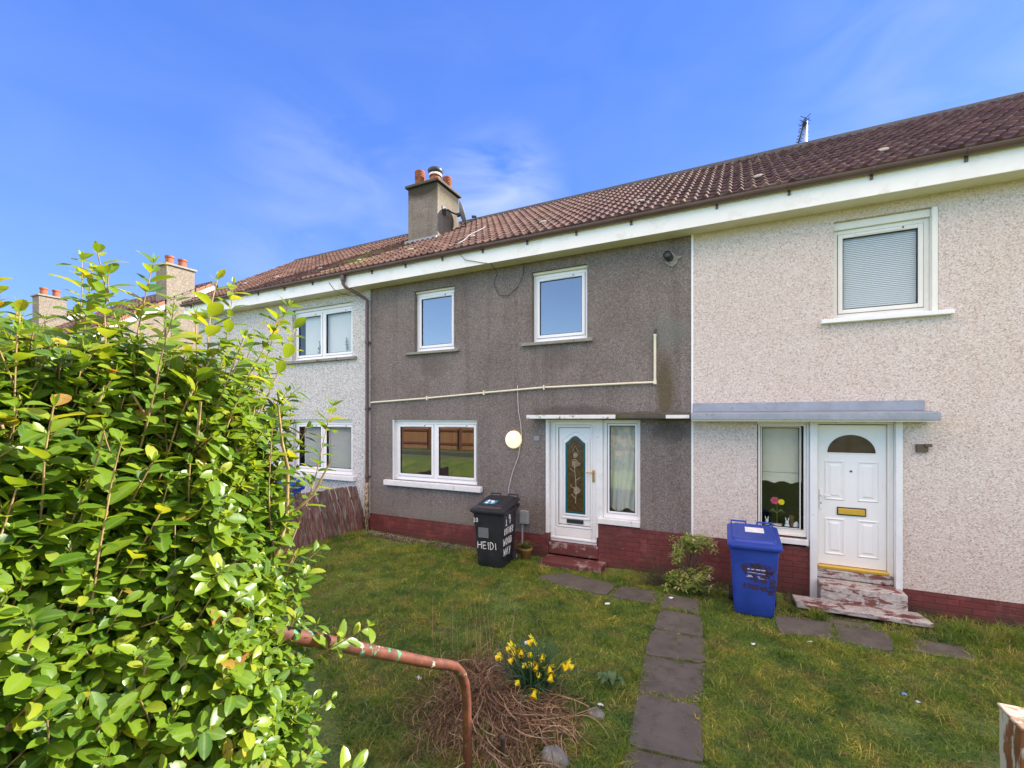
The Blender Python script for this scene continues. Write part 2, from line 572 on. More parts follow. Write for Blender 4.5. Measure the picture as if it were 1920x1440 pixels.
M['sticker_grey'] = plain('faded_grey_label', (0.13, 0.14, 0.15), 0.5, 0.15, 30.0)
M['stone'] = plain('weathered_stone', (0.20, 0.19, 0.16), 0.9, 0.35, 16.0, bump=0.7, bscale=35, dirt=((0.44, 0.43, 0.40), 0.40, 14.0))
M['blind'] = plain('white_blind_fabric', (0.74, 0.75, 0.76), 0.8, 0.02)
M['blind_cream'] = plain('cream_roller_blind', (0.60, 0.58, 0.48), 0.85, 0.04)
M['net'] = plain('white_net_curtain', (0.66, 0.66, 0.64), 0.9, 0.05, 20.0)
M['pink'] = plain('pink_petals', (0.60, 0.05, 0.17), 0.6)
M['yellow'] = plain('yellow_petals', (0.93, 0.80, 0.016), 0.5, 0.08, 40.0)
M['orange_trumpet'] = plain('deep_yellow_trumpet', (0.93, 0.68, 0.012), 0.5, 0.08, 40.0)
M['china'] = plain('white_china', (0.70, 0.74, 0.78), 0.25)
M['basket'] = plain('dry_reeds', (0.22, 0.12, 0.05), 0.8)
M['teal'] = plain('teal_glass_border', (0.006, 0.10, 0.12), 0.2)
M['etched'] = plain('etched_rose_lines', (0.46, 0.36, 0.26), 0.4)
M['door_glass'] = plain('brown_obscure_glass', (0.062, 0.040, 0.018), 0.16, 0.5, 16.0, bump=0.5, bscale=90)
M['fan_glass'] = plain('dark_fan_glass', (0.045, 0.042, 0.025), 0.12, 0.2, 8.0)
M['ridge'] = plain('grey_ridge_tile', (0.075, 0.078, 0.085), 0.8, 0.3, 6.0, bump=0.3, dirt=((0.10, 0.095, 0.045), 0.38, 5.0))
M['flash'] = plain('lead_flashing', (0.28, 0.30, 0.32), 0.55, 0.15, 8.0)
M['verge'] = plain('clay_verge_tile', (0.26, 0.12, 0.075), 0.8, 0.2, 5.0)
M['mortar'] = plain('pale_lichen', (0.44, 0.41, 0.33), 0.9, 0.1, 30.0)
M['soil'] = plain('damp_soil', (0.05, 0.037, 0.026), 0.95, 0.3, 20.0, bump=0.6)
M['gravel'] = plain('pale_gravel', (0.33, 0.28, 0.25), 0.9, 0.4, 25.0)
M['litter'] = plain('white_plastic_scrap', (0.75, 0.76, 0.78), 0.5)
M['litter_blue'] = plain('blue_plastic_scrap', (0.15, 0.32, 0.62), 0.5)
M['twig'] = plain('grey_brown_twig', (0.12, 0.085, 0.06), 0.8, 0.25, 30.0)
M['pot'] = plain('mustard_glazed_pot', (0.34, 0.19, 0.055), 0.5, 0.2, 9.0)
M['asphalt'] = plain('asphalt', (0.055, 0.053, 0.055), 0.9, 0.15, 30.0, bump=0.3)


def lamp_mat():
    m, nt, b = new_mat('lit_opal_glass')
    b.inputs['Base Color'].default_value = (0.82, 0.72, 0.52, 1)
    b.inputs['Roughness'].default_value = 0.35
    b.inputs['Emission Color'].default_value = (1.0, 0.80, 0.48, 1)
    b.inputs['Emission Strength'].default_value = 0.24
    return m


M['lamp'] = lamp_mat()


def glass_mat(name, ior=1.9, tint=(0.93, 0.95, 0.94)):
    m = bpy.data.materials.new(name)
    m.use_nodes = True
    nt = m.node_tree
    nt.nodes.clear()
    fr = nd(nt, 'ShaderNodeFresnel', i_IOR=ior)
    tr = nd(nt, 'ShaderNodeBsdfTransparent')
    tr.inputs[0].default_value = (*tint, 1)
    gl = nd(nt, 'ShaderNodeBsdfGlossy', i_Roughness=0.0)
    gl.inputs[0].default_value = (0.95, 0.97, 1.0, 1)
    wob = nd(nt, 'ShaderNodeBump', i_Strength=0.02, i_Distance=0.01)
    v = objc(nt)
    lk(nt, noise_n(nt, v, 2.2, 1.0), wob.inputs['Height'])
    lk(nt, wob.outputs[0], gl.inputs['Normal'])
    mx = nd(nt, 'ShaderNodeMixShader')
    geo = nd(nt, 'ShaderNodeNewGeometry')
    outer = math_n(nt, 'SUBTRACT', 1.0, geo.outputs['Backfacing'])
    lk(nt, math_n(nt, 'MULTIPLY', fr.outputs[0], outer), mx.inputs[0])
    lk(nt, tr.outputs[0], mx.inputs[1])
    lk(nt, gl.outputs[0], mx.inputs[2])
    o = nd(nt, 'ShaderNodeOutputMaterial')
    lk(nt, mx.outputs[0], o.inputs[0])
    return m


M['glass'] = glass_mat('bright_window_glass', 2.7)
M['clear'] = glass_mat('clear_window_glass', 1.45)


def roof_mat():
    m, nt, b = new_mat('brown_concrete_roof_tile')
    v = objc(nt)
    s = nd(nt, 'ShaderNodeSeparateXYZ')
    lk(nt, v, s.inputs[0])
    cb = nd(nt, 'ShaderNodeCombineXYZ')
    lk(nt, math_n(nt, 'FLOOR', math_n(nt, 'MULTIPLY', s.outputs[0], 1 / 0.30)), cb.inputs[0])
    at = nd(nt, 'ShaderNodeAttribute', attribute_name='course')
    lk(nt, at.outputs['Fac'], cb.inputs[1])
    wn = nd(nt, 'ShaderNodeTexWhiteNoise', noise_dimensions='2D')
    lk(nt, cb.outputs[0], wn.inputs['Vector'])
    cc = ramp_n(nt, wn.outputs['Value'], [(0.0, (0.064, 0.031, 0.022)), (0.5, (0.095, 0.046, 0.034)), (1.0, (0.14, 0.075, 0.055))])
    n1 = noise_n(nt, v, 26.0, 6.0, 0.7)
    cc = mix_n(nt, ramp_n(nt, n1, [(0.45, 0.0), (0.72, 0.7)]), cc, (0.055, 0.038, 0.034))
    n3 = noise_n(nt, v, 55.0, 3.0, 0.6)
    cc = mix_n(nt, ramp_n(nt, n3, [(0.63, 0.0), (0.72, 0.45)]), cc, (0.30, 0.22, 0.16))
    # pale nose of each tile: wear plus its sunlit highlight painted into the colour
    ed = nd(nt, 'ShaderNodeAttribute', attribute_name='edge')
    ef = math_n(nt, 'MULTIPLY', ed.outputs['Fac'], ramp_n(nt, noise_n(nt, v, 9.0, 4.0), [(0.45, 0.0), (0.75, 0.75)]))
    cc = mix_n(nt, ef, cc, (0.40, 0.31, 0.23))
    # moss in the shade of the chimney and along the eaves
    n2 = noise_n(nt, v, 3.5, 7.0, 0.7)
    mp = mapped(nt, v, (1 / 1.9, 1 / 1.6, 0), (8.0 / 1.9, -0.7 / 1.6, 0))
    ln = nd(nt, 'ShaderNodeVectorMath', operation='LENGTH')
    lk(nt, mp, ln.inputs[0])
    near = ramp_n(nt, ln.outputs['Value'], [(0.2, 0.22), (1.3, 0.0)])
    f = ramp_n(nt, math_n(nt, 'ADD', n2, near), [(0.66, 0.0), (0.74, 0.85)])
    cc = mix_n(nt, f, cc, (0.16, 0.145, 0.04))
    lk(nt, cc, b.inputs['Base Color'])
    b.inputs['Roughness'].default_value = 0.7
    b.inputs['Specular IOR Level'].default_value = 0.22
    bump_n(nt, b, n1, 0.35, 0.008)
    return m


M['roof'] = roof_mat()


def fence_mat(name, c1, c2, bare, amount):
    m, nt, b = new_mat(name)
    v = objc(nt)
    at = nd(nt, 'ShaderNodeAttribute', attribute_name='rnd')
    n1 = noise_n(nt, mapped(nt, v, (30, 30, 1.6)), 1.0, 6.0, 0.65)
    cc = mix_n(nt, at.outputs['Fac'], c1, c2)
    f = ramp_n(nt, math_n(nt, 'ADD', n1, math_n(nt, 'MULTIPLY', noise_n(nt, v, 4.0, 4.0), 0.35)), [(amount, 0.0), (amount + 0.18, 0.9)])
    cc = mix_n(nt, f, cc, bare)
    lk(nt, cc, b.inputs['Base Color'])
    b.inputs['Roughness'].default_value = 0.8
    bump_n(nt, b, n1, 0.5, 0.006)
    return m


M['fence'] = fence_mat('flaking_red_brown_boards', (0.18, 0.062, 0.050), (0.12, 0.075, 0.060), (0.30, 0.25, 0.20), 0.64)
M['far_fence'] = fence_mat('orange_brown_boards', (0.42, 0.20, 0.09), (0.32, 0.15, 0.07), (0.46, 0.27, 0.14), 0.72)


def rail_mat():
    m, nt, b = new_mat('rusty_flaking_red_tube')
    v = objc(nt)
    n1 = noise_n(nt, v, 11.0, 8.0, 0.7)
    n2 = noise_n(nt, mapped(nt, v, (1, 1, 1), (4, 2, 7)), 13.0, 6.0, 0.65)
    n3 = noise_n(nt, mapped(nt, v, (1, 1, 1), (9, 5, 1)), 16.0, 6.0, 0.7)
    cc = ramp_n(nt, n1, [(0.35, (0.060, 0.026, 0.017)), (0.52, (0.125, 0.036, 0.021)), (0.7, (0.19, 0.068, 0.032))])
    s = nd(nt, 'ShaderNodeSeparateXYZ')
    lk(nt, v, s.inputs[0])
    high = ramp_n(nt, s.outputs[2], [(0.0, 0.0), (1.0, 1.0)])
    hi = nd(nt, 'ShaderNodeMapRange')
    lk(nt, s.outputs[2], hi.inputs[0])
    hi.inputs[1].default_value = 1.12
    hi.inputs[2].default_value = 1.55
    hi.inputs[3].default_value = 0.0
    hi.inputs[4].default_value = 0.045
    g = ramp_n(nt, math_n(nt, 'ADD', n2, hi.outputs[0]), [(0.635, 0.0), (0.66, 1.0)])
    cc = mix_n(nt, g, cc, (0.05, 0.22, 0.12))
    w = ramp_n(nt, math_n(nt, 'ADD', n3, hi.outputs[0]), [(0.65, 0.0), (0.69, 1.0)])
    cc = mix_n(nt, w, cc, (0.58, 0.52, 0.38))
    lk(nt, cc, b.inputs['Base Color'])
    b.inputs['Roughness'].default_value = 0.55
    bump_n(nt, b, n1, 0.4, 0.004)
    return m


M['rail'] = rail_mat()


def post_mat(name, white, rust, lim):
    m, nt, b = new_mat(name)
    v = objc(nt)
    n1 = noise_n(nt, mapped(nt, v, (46, 46, 11)), 1.0, 6.0, 0.6)
    n2 = noise_n(nt, v, 26.0, 5.0, 0.6)
    r = ramp_n(nt, n2, [(0.35, tuple(x * 0.6 for x in rust)), (0.65, rust)])
    f = ramp_n(nt, n1, [(lim, 0.0), (lim + 0.06, 1.0)])
    cc = mix_n(nt, f, white, r)
    lk(nt, cc, b.inputs['Base Color'])
    b.inputs['Roughness'].default_value = 0.7
    bump_n(nt, b, n1, 0.5, 0.004)
    return m


M['post'] = post_mat('rust_streaked_white_steel', (0.46, 0.44, 0.36), (0.22, 0.085, 0.025), 0.45)
M['post_top'] = post_mat('pale_rusty_steel_cap', (0.40, 0.33, 0.24), (0.26, 0.14, 0.065), 0.50)


def slab_mat():
    m, nt, b = new_mat('dark_grey_paving')
    v = objc(nt)
    n1 = noise_n(nt, v, 5.0, 6.0, 0.6)
    n2 = noise_n(nt, v, 160.0, 3.0, 0.7)
    oi = nd(nt, 'ShaderNodeObjectInfo')
    cc = ramp_n(nt, n1, [(0.3, (0.072, 0.062, 0.050)), (0.7, (0.132, 0.116, 0.094))])
    cc = mix_n(nt, math_n(nt, 'MULTIPLY', oi.outputs['Random'], 0.30), cc, (0.15, 0.135, 0.12))
    cc = mix_n(nt, ramp_n(nt, n2, [(0.58, 0.0), (0.72, 0.5)]), cc, (0.24, 0.22, 0.21))
    cc = mix_n(nt, ramp_n(nt, noise_n(nt, v, 9.0, 7.0, 0.7), [(0.52, 0.0), (0.66, 0.75)]), cc, (0.058, 0.062, 0.024))
    lk(nt, cc, b.inputs['Base Color'])
    b.inputs['Roughness'].default_value = 0.85
    bump_n(nt, b, math_n(nt, 'ADD', n1, math_n(nt, 'MULTIPLY', n2, 0.3)), 0.4, 0.008)
    return m


M['slab'] = slab_mat()


def lawn_col(nt, v):
    """green, yellow moss and bare patches, shared by the soil sheet and the blades"""
    a = noise_n(nt, v, 1.6, 6.0, 0.68)
    c = noise_n(nt, mapped(nt, v, (1, 1, 1), (7.3, 2.1, 0)), 2.6, 5.0, 0.65)
    g = ramp_n(nt, a, [(0.32, (0.104, 0.215, 0.034)), (0.50, (0.182, 0.275, 0.038)), (0.66, (0.33, 0.36, 0.052))])
    g = mix_n(nt, ramp_n(nt, c, [(0.50, 0.0), (0.66, 0.62)]), g, (0.29, 0.245, 0.075))
    t = noise_n(nt, mapped(nt, v, (1, 1, 1), (1.7, 9.2, 0)), 4.6, 4.0, 0.6)
    g = mix_n(nt, ramp_n(nt, t, [(0.36, 0.6), (0.50, 0.0)]), g, (0.055, 0.135, 0.030))
    g = mix_n(nt, ramp_n(nt, t, [(0.58, 0.0), (0.70, 0.5)]), g, (0.27, 0.35, 0.05))
    return g, c


def ground_mat():
    m, nt, b = new_mat('mossy_lawn')
    v = objc(nt)
    g, c = lawn_col(nt, v)
    f = noise_n(nt, v, 42.0, 6.0, 0.7)
    g = mix_n(nt, ramp_n(nt, f, [(0.35, 0.8), (0.62, 0.0)]), g, (0.05, 0.06, 0.018))
    d = noise_n(nt, v, 0.8, 5.0, 0.6)
    g = mix_n(nt, ramp_n(nt, d, [(0.58, 0.0), (0.68, 0.8)]), g, (0.12, 0.092, 0.055))
    lk(nt, g, b.inputs['Base Color'])
    b.inputs['Roughness'].default_value = 0.95
    bump_n(nt, b, f, 0.8, 0.03)
    return m


M['ground'] = ground_mat()


def blade_mat():
    m, nt, b = new_mat('grass_blades')
    v = objc(nt)
    g, c = lawn_col(nt, v)
    at = nd(nt, 'ShaderNodeAttribute', attribute_name='rnd')
    var = ramp_n(nt, at.outputs['Fac'], [(0.0, (0.55, 0.62, 0.6)), (0.5, (1.0, 1.0, 1.0)), (0.82, (1.35, 1.25, 1.1)), (0.9, (2.6, 1.7, 2.4)), (1.0, (3.4, 2.2, 3.6))])
    g2 = mix_n(nt, 1.0, g, var, 'MULTIPLY')
    lk(nt, g2, b.inputs['Base Color'])
    b.inputs['Roughness'].default_value = 0.6
    b.inputs['Specular IOR Level'].default_value = 0.3
    tl = nd(nt, 'ShaderNodeBsdfTranslucent')
    lk(nt, g2, tl.inputs[0])
    mx = nd(nt, 'ShaderNodeMixShader')
    mx.inputs[0].default_value = 0.3
    lk(nt, b.outputs[0], mx.inputs[1])
    lk(nt, tl.outputs[0], mx.inputs[2])
    lk(nt, mx.outputs[0], nt.nodes['Material Output'].inputs[0])
    return m


M['blade'] = blade_mat()


def leaf_mat(name, stops, trans, rough=0.34, tw=0.42, vein=True, spots=None):
    """stops: colour ramp over the per-leaf random; trans: colour of the light passing through"""
    m, nt, b = new_mat(name)
    v = objc(nt)
    at = nd(nt, 'ShaderNodeAttribute', attribute_name='rnd')
    cc = ramp_n(nt, at.outputs['Fac'], stops)
    if spots:
        n2 = noise_n(nt, v, 45.0, 4.0, 0.6)
        f = math_n(nt, 'MULTIPLY', ramp_n(nt, n2, [(0.60, 0.0), (0.66, 0.85)]), ramp_n(nt, at.outputs['Fac'], [(0.80, 0.0), (0.9, 1.0)]))
        cc = mix_n(nt, f, cc, spots)
    if vein:
        av = nd(nt, 'ShaderNodeAttribute', attribute_name='rib')
        cc = mix_n(nt, math_n(nt, 'MULTIPLY', ramp_n(nt, av.outputs['Fac'], [(0.72, 0.0), (0.98, 1.0)]), 0.45), cc, (0.20, 0.26, 0.08))
    lk(nt, cc, b.inputs['Base Color'])
    b.inputs['Roughness'].default_value = rough
    tl = nd(nt, 'ShaderNodeBsdfTranslucent')
    tc = mix_n(nt, 1.0, cc, trans, 'MULTIPLY')
    lk(nt, tc, tl.inputs[0])
    mx = nd(nt, 'ShaderNodeMixShader')
    mx.inputs[0].default_value = tw
    lk(nt, b.outputs[0], mx.inputs[1])
    lk(nt, tl.outputs[0], mx.inputs[2])
    lk(nt, mx.outputs[0], nt.nodes['Material Output'].inputs[0])
    bump_n(nt, b, noise_n(nt, v, 70.0, 2.0), 0.15, 0.003)
    return m


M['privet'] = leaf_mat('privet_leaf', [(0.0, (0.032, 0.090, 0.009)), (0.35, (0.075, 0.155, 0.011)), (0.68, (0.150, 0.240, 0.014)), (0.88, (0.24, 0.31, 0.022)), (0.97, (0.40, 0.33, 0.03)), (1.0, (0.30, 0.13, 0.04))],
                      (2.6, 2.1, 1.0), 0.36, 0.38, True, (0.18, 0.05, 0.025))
M['pieris'] = leaf_mat('pieris_leaf', [(0.0, (0.17, 0.26, 0.05)), (0.5, (0.30, 0.40, 0.08)), (0.8, (0.46, 0.48, 0.16)), (1.0, (0.62, 0.50, 0.34))], (1.2, 1.2, 1.0), 0.4, 0.25, False)
M['fern'] = leaf_mat('strap_leaf', [(0.0, (0.07, 0.12, 0.03)), (0.6, (0.15, 0.20, 0.05)), (1.0, (0.30, 0.28, 0.09))], (1.2, 1.2, 1.0), 0.5, 0.25, False)
M['daff_leaf'] = leaf_mat('blue_green_strap_leaf', [(0.0, (0.040, 0.105, 0.050)), (1.0, (0.095, 0.19, 0.10))], (1.2, 1.2, 1.0), 0.4, 0.2, False)
M['heather'] = leaf_mat('dark_twiggy_leaf', [(0.0, (0.030, 0.034, 0.017)), (0.6, (0.055, 0.06, 0.025)), (1.0, (0.13, 0.07, 0.05))], (1, 1, 1), 0.7, 0.2, False)
M['weed'] = leaf_mat('weed_leaf', [(0.0, (0.07, 0.14, 0.05)), (1.0, (0.13, 0.22, 0.08))], (1.2, 1.2, 1.0), 0.6, 0.25, False)
M['straw'] = leaf_mat('dead_straw', [(0.0, (0.12, 0.060, 0.033)), (0.45, (0.31, 0.175, 0.092)), (0.85, (0.54, 0.37, 0.19)), (1.0, (0.64, 0.52, 0.31))], (1, 1, 1), 0.75, 0.15, False)
M['far_leaf'] = leaf_mat('hawthorn_leaf', [(0.0, (0.05, 0.075, 0.02)), (1.0, (0.10, 0.13, 0.04))], (1.2, 1.2, 1), 0.6, 0.2, False)


def bark_mat():
    m, nt, b = new_mat('privet_bark')
    v = objc(nt)
    n1 = noise_n(nt, v, 30.0, 5.0, 0.6)
    cc = ramp_n(nt, n1, [(0.3, (0.18, 0.11, 0.05)), (0.6, (0.38, 0.25, 0.105)), (0.8, (0.48, 0.38, 0.20))])
    lk(nt, cc, b.inputs['Base Color'])
    b.inputs['Roughness'].default_value = 0.8
    bump_n(nt, b, n1, 0.4, 0.004)
    return m


M['bark'] = bark_mat()

# ---------------------------------------------------------------- ground


def smooth(a, b, t):
    t = max(0.0, min(1.0, (t - a) / (b - a)))
    return t * t * (3 - 2 * t)


def gz(x, y):
    """height of the ground: garden near 0, bank up to the street, rough grass rise beyond the far fence"""
    z = 0.85 * smooth(-5.0, -6.5, y) + 1.6 * smooth(-14.0, -42.0, y)
    z += 0.05 * smooth(-4.0, -8.5, x) * smooth(-3.0, 0.5, y)
    z -= 0.05 * smooth(1.4, 3.2, x) * smooth(-2.5, -0.2, y)
    if -14 < y < 1 and -14 < x < 6:
        z += 0.018 * mnoise.noise((x * 1.3, y * 1.3, 0.3)) + 0.010 * mnoise.noise((x * 5, y * 5, 1.7))
        z += 0.08 * math.exp(-(((x + 1.75) / 0.55) ** 2 + ((y + 3.95) / 0.45) ** 2))
    return z


def grid_sheet(name, xs, ys, mat, dz=0.0):
    v = [(x, y, gz(x, y) + dz) for y in ys for x in xs]
    n = len(xs)
    f = [(j * n + i, j * n + i + 1, (j + 1) * n + i + 1, (j + 1) * n + i) for j in range(len(ys) - 1) for i in range(n - 1)]
    me = bpy.data.meshes.new(name)
    me.from_pydata(v, [], f)
    return finish(name, me, mat, None, True)


def lin(a, b, n):
    return [a + (b - a) * i / n for i in range(n + 1)]


xs = lin(-400, -14, 8)[:-1] + lin(-14, 6, 150)[:-1] + lin(6, 400, 8)
ys = lin(-400, -45, 4)[:-1] + lin(-45, -9, 24)[:-1] + lin(-9, 0.3, 80)[:-1] + lin(0.3, 400, 6)
g_o = grid_sheet('ground', xs, ys, M['ground'])
tag(g_o, 'mossy green lawn sloping gently from the terrace to the street bank', 'ground', kind='structure')

pth = grid_sheet('street_path', lin(-30, 20, 20), lin(-10.0, -8.4, 6), M['asphalt'], 0.012)
tag(pth, 'asphalt footpath along the top of the bank', 'path', kind='structure')

# ---------------------------------------------------------------- houses


def wall_panel(mb, x0, x1, z0, z1, holes, y0, depth=0.16):
    """front face at y0 with rectangular holes (xa, xb, za, zb) and their reveals, plus the inner face"""
    X = sorted({x0, x1, *[h[0] for h in holes], *[h[1] for h in holes]})
    Z = sorted({z0, z1, *[h[2] for h in holes], *[h[3] for h in holes]})
    for i in range(len(X) - 1):
        for j in range(len(Z) - 1):
            cx, cz = (X[i] + X[i + 1]) / 2, (Z[j] + Z[j + 1]) / 2
            if any(h[0] < cx < h[1] and h[2] < cz < h[3] for h in holes):
                continue
            a, b, c, d = X[i], X[i + 1], Z[j], Z[j + 1]
            mb.poly([(a, y0, c), (b, y0, c), (b, y0, d), (a, y0, d)])
            mb.poly([(b, y0 + depth, c), (a, y0 + depth, c), (a, y0 + depth, d), (b, y0 + depth, d)])
    for h in holes:
        a, b, c, d = h[:4]
        y1 = y0 + depth
        mb.poly([(a, y0, c), (a, y0, d), (a, y1, d), (a, y1, c)])
        mb.poly([(b, y0, d), (b, y0, c), (b, y1, c), (b, y1, d)])
        mb.poly([(a, y0, d), (b, y0, d), (b, y1, d), (a, y1, d)])
        if len(h) == 4:
            mb.poly([(a, y1, c), (b, y1, c), (b, y0, c), (a, y0, c)])
    return mb


def roof_part(house, x0, x1, name='roof', pitch=0.15, y_e=-0.38, z_e=5.50, y_r=3.16, z_r=7.74, courses=14, lichen=None):
    """front slope of rolled tiles laid in courses, plain rear slope"""
    L = math.hypot(y_r - y_e, z_r - z_e)
    d = Vector((0, (y_r - y_e) / L, (z_r - z_e) / L))
    nrm = Vector((0, -d.z, d.y))
    k = int(round((x1 - x0) / pitch * 10))
    xs_ = np.linspace(x0, x1, k + 1)
    ph = (xs_ / pitch) % 1.0
    prof = np.where(ph < 0.55, np.sin(np.pi * ph / 0.55) ** 1.2, 0.0) * 0.035
    V, F, cs, ed = [], [], [], []
    g = L / courses
    for i in range(courses):
        s0, s1 = i * g, min((i + 1) * g + 0.03, L)
        jit = 0.006 * np.array([mnoise.noise((int(x / (pitch * 2)) * 3.7, i * 5.1, 0)) for x in xs_])
        # the wrinkled corner of the nose, a bright strip 25 mm deep, then the field of the tile
        rows = [(s0, 0.0, 0.0), (s0, 0.029, 1.0), (s0 + 0.03, 0.0285, 0.3), (s0 + 0.05, 0.028, 0.0), (s1, 0.004, 0.0)]
        for (s, h, e) in rows:
            base = len(V)
            for q in range(k + 1):
                p = d * (s + jit[q]) + nrm * (h + (prof[q] if h > 0 else prof[q] * 0.15))
                V.append((xs_[q], y_e + p.y, z_e + p.z))
                cs.append(i)
                ed.append(e)
        b0 = len(V) - 5 * (k + 1)
        for r in range(4):
            for q in range(k):
                a = b0 + r * (k + 1) + q
                F.append((a, a + 1, a + k + 2, a + k + 1))
    me = bpy.data.meshes.new(name)
    # underside and rear slope
    n = len(V)
    V += [(x0, y_e, z_e - 0.03), (x1, y_e, z_e - 0.03), (x1, y_r, z_r - 0.03), (x0, y_r, z_r - 0.03), (x1, 2 * y_r - y_e, z_e), (x0, 2 * y_r - y_e, z_e)]
    F += [(n, n + 3, n + 2, n + 1), (n + 3, n + 5, n + 4, n + 2)]
    cs += [0] * 6
    ed += [0] * 6
    me.from_pydata(V, [], F)
    for nm, arr in (('course', cs), ('edge', ed)):
        at = me.attributes.new(nm, 'FLOAT', 'POINT')
        at.data.foreach_set('value', np.array(arr, dtype=np.float32))
    o = finish(name, me, M['roof'], house)
    if lichen:
        for (lx, ly) in lichen:
            if not x0 < lx < x1:
                continue
            s_l = (ly - y_e) / d.y
            lm = MB()
            rings_ = []
            for (rr_, hh_) in ((1.0, 0.0), (0.95, 0.018), (0.7, 0.030), (0.3, 0.038), (0.02, 0.04)):
                rg_ = []
                for q in range(14):
                    a_l = 2 * math.pi * q / 14
                    w_l = rr_ * (1 + 0.22 * mnoise.noise((math.cos(a_l) * 1.5 + lx, math.sin(a_l) * 1.5, 2.0)))
                    pt_ = d * (s_l + 0.042 * w_l * math.sin(a_l)) + nrm * (0.035 + hh_)
                    rg_.append((lx + 0.075 * w_l * math.cos(a_l), y_e + pt_.y, z_e + pt_.z))
                rings_.append(rg_)
            lm.loft(rings_)
            lm.build('lichen_patch', M['mortar'], o, True)
    rb = MB()
    x = x0
    while x < x1 - 0.05:
        e = min(x + 0.45, x1)
        pr = [(y_r + 0.13 * math.cos(a), z_r - 0.075 + 0.15 * math.sin(a) + 0.0) for a in [math.pi * t / 14 for t in range(15)]]
        rb.prism(pr, x + 0.0015, e - 0.0015, 'x')
        x += 0.45
    rb.build('ridge', M['ridge'], o)
    return o


def eaves_part(house, x0, x1, brackets=0.87):
    MB().box(x0, x1, -0.315, -0.295, 5.175, 5.46).build('fascia', M['fascia'], house, bevel=0.003)
    MB().box(x0, x1, -0.295, 0.0, 5.185, 5.20).build('soffit', M['soffit'], house)
    g = MB()
    prof = [(-0.372 + 0.056 * math.cos(a), 5.485 + 0.062 * math.sin(a)) for a in [math.pi + math.pi * t / 10 for t in range(11)]]
    prof += [(-0.372 + 0.049 * math.cos(a), 5.485 + 0.054 * math.sin(a)) for a in [2 * math.pi - math.pi * t / 10 for t in range(11)]]
    g.prism(prof, x0, x1, 'x')
    go = g.build('gutter', M['gutter'], house, True)
    m = go.modifiers.new('sharp', 'EDGE_SPLIT')
    m.split_angle = R(40)
    x = x0 + 0.35
    while x < x1:
        b = MB()
        p2 = [(-0.372 + 0.062 * math.cos(a), 5.483 + 0.068 * math.sin(a)) for a in [math.pi + math.pi * t / 10 for t in range(11)]]
        p2 += [(-0.372 + 0.056 * math.cos(a), 5.485 + 0.062 * math.sin(a)) for a in [2 * math.pi - math.pi * t / 10 for t in range(11)]]
        b.prism(p2, x - 0.016, x + 0.016, 'x')
        b.box(x - 0.016, x + 0.016, -0.335, -0.3155, 5.37, 5.47)
        b.build('gutter_bracket', M['gutter'], go)
        x += brackets


def window(house, x0, x1, z0, z1, lights, yf=0.09, fw=0.05, mat='upvc', fb=0.075, sw=0.052, vent=True, sash=True):
    """frame in an opening; lights: list of (xa, xb) between mullions"""
    f = MB()
    f.ring(x0, x1, z0, z1, fw, yf, yf + 0.06, wb=fb)
    for i in range(len(lights) - 1):
        f.box(lights[i][1], lights[i + 1][0], yf, yf + 0.06, z0 + fb, z1 - fw)
    f.box(x0 + 0.004, x1 - 0.004, yf - 0.022, yf + 0.001, z0, z0 + 0.028)
    fr = f.build('window', M[mat], house, bevel=0.004)
    for (a, b) in lights:
        c, d = z0 + fb, z1 - fw
        gk = MB().ring(a, b, c, d, 0.006, yf + 0.004, yf + 0.05)
        gk.ring(a + sw + 0.005, b - sw - 0.005, c + sw + 0.005, d - sw - 0.005, 0.008, yf - 0.002, yf + 0.04)
        gk.build('gasket', M['dark_gasket'], fr)
        s = MB().ring(a + 0.005, b - 0.005, c + 0.005, d - 0.005, sw, yf - 0.012, yf + 0.045)
        s.build('sash', M[mat], fr, bevel=0.005)
        MB().box(a + sw, b - sw, yf + 0.016, yf + 0.022, c + sw, d - sw).build('pane', M['glass' if house['label'].startswith('brown grey') else 'clear'], fr)
        if vent:
            vx = (a + b) / 2
            w = min(0.30, (b - a) * 0.28)
            vo = MB().box(vx - w, vx + w, yf - 0.022, yf - 0.0125, d - sw + 0.008, d - 0.012)
            vo.build('trickle_vent', M[mat], fr, bevel=0.003)
            MB().box(vx + w - 0.02, vx + w - 0.004, yf - 0.03, yf - 0.0225, d - 0.036, d - 0.018).build('vent_knob', M['dark_gasket'], fr)
    return fr


def room(house, x0, x1):
    """plaster shell behind the front wall, with a floor between the storeys"""
    b = MB()
    y0, y1 = 0.17, 4.6
    for z0, z1 in ((0.28, 2.62), (2.80, 5.15)):
        b.poly([(x0, y1, z0), (x1, y1, z0), (x1, y1, z1), (x0, y1, z1)])
        b.poly([(x0, y0, z0), (x0, y1, z0), (x0, y1, z1), (x0, y0, z1)])
        b.poly([(x1, y1, z0), (x1, y0, z0), (x1, y0, z1), (x1, y1, z1)])
        b.poly([(x0, y0, z0), (x1, y0, z0), (x1, y1, z0), (x0, y1, z0)])
        b.poly([(x0, y1, z1), (x1, y1, z1), (x1, y0, z1), (x0, y0, z1)])
    b.build('interior_room', M['interior'], house)


def shell(house, x0, x1, mat, gable_l=False, gable_r=False):
    """rear wall and gable ends so that the house is a closed box"""
    b = MB()
    yr = 6.4
    b.poly([(x1, yr, 0), (x0, yr, 0), (x0, yr, 5.4), (x1, yr, 5.4)])
    for on, x in ((gable_l, x0), (gable_r, x1)):
        b.poly([(x, 0, -0.1), (x, yr, -0.1), (x, yr, 5.45), (x, 3.16, 7.66), (x, 0.0, 5.66)])
    b.build('rear_wall', mat, house)


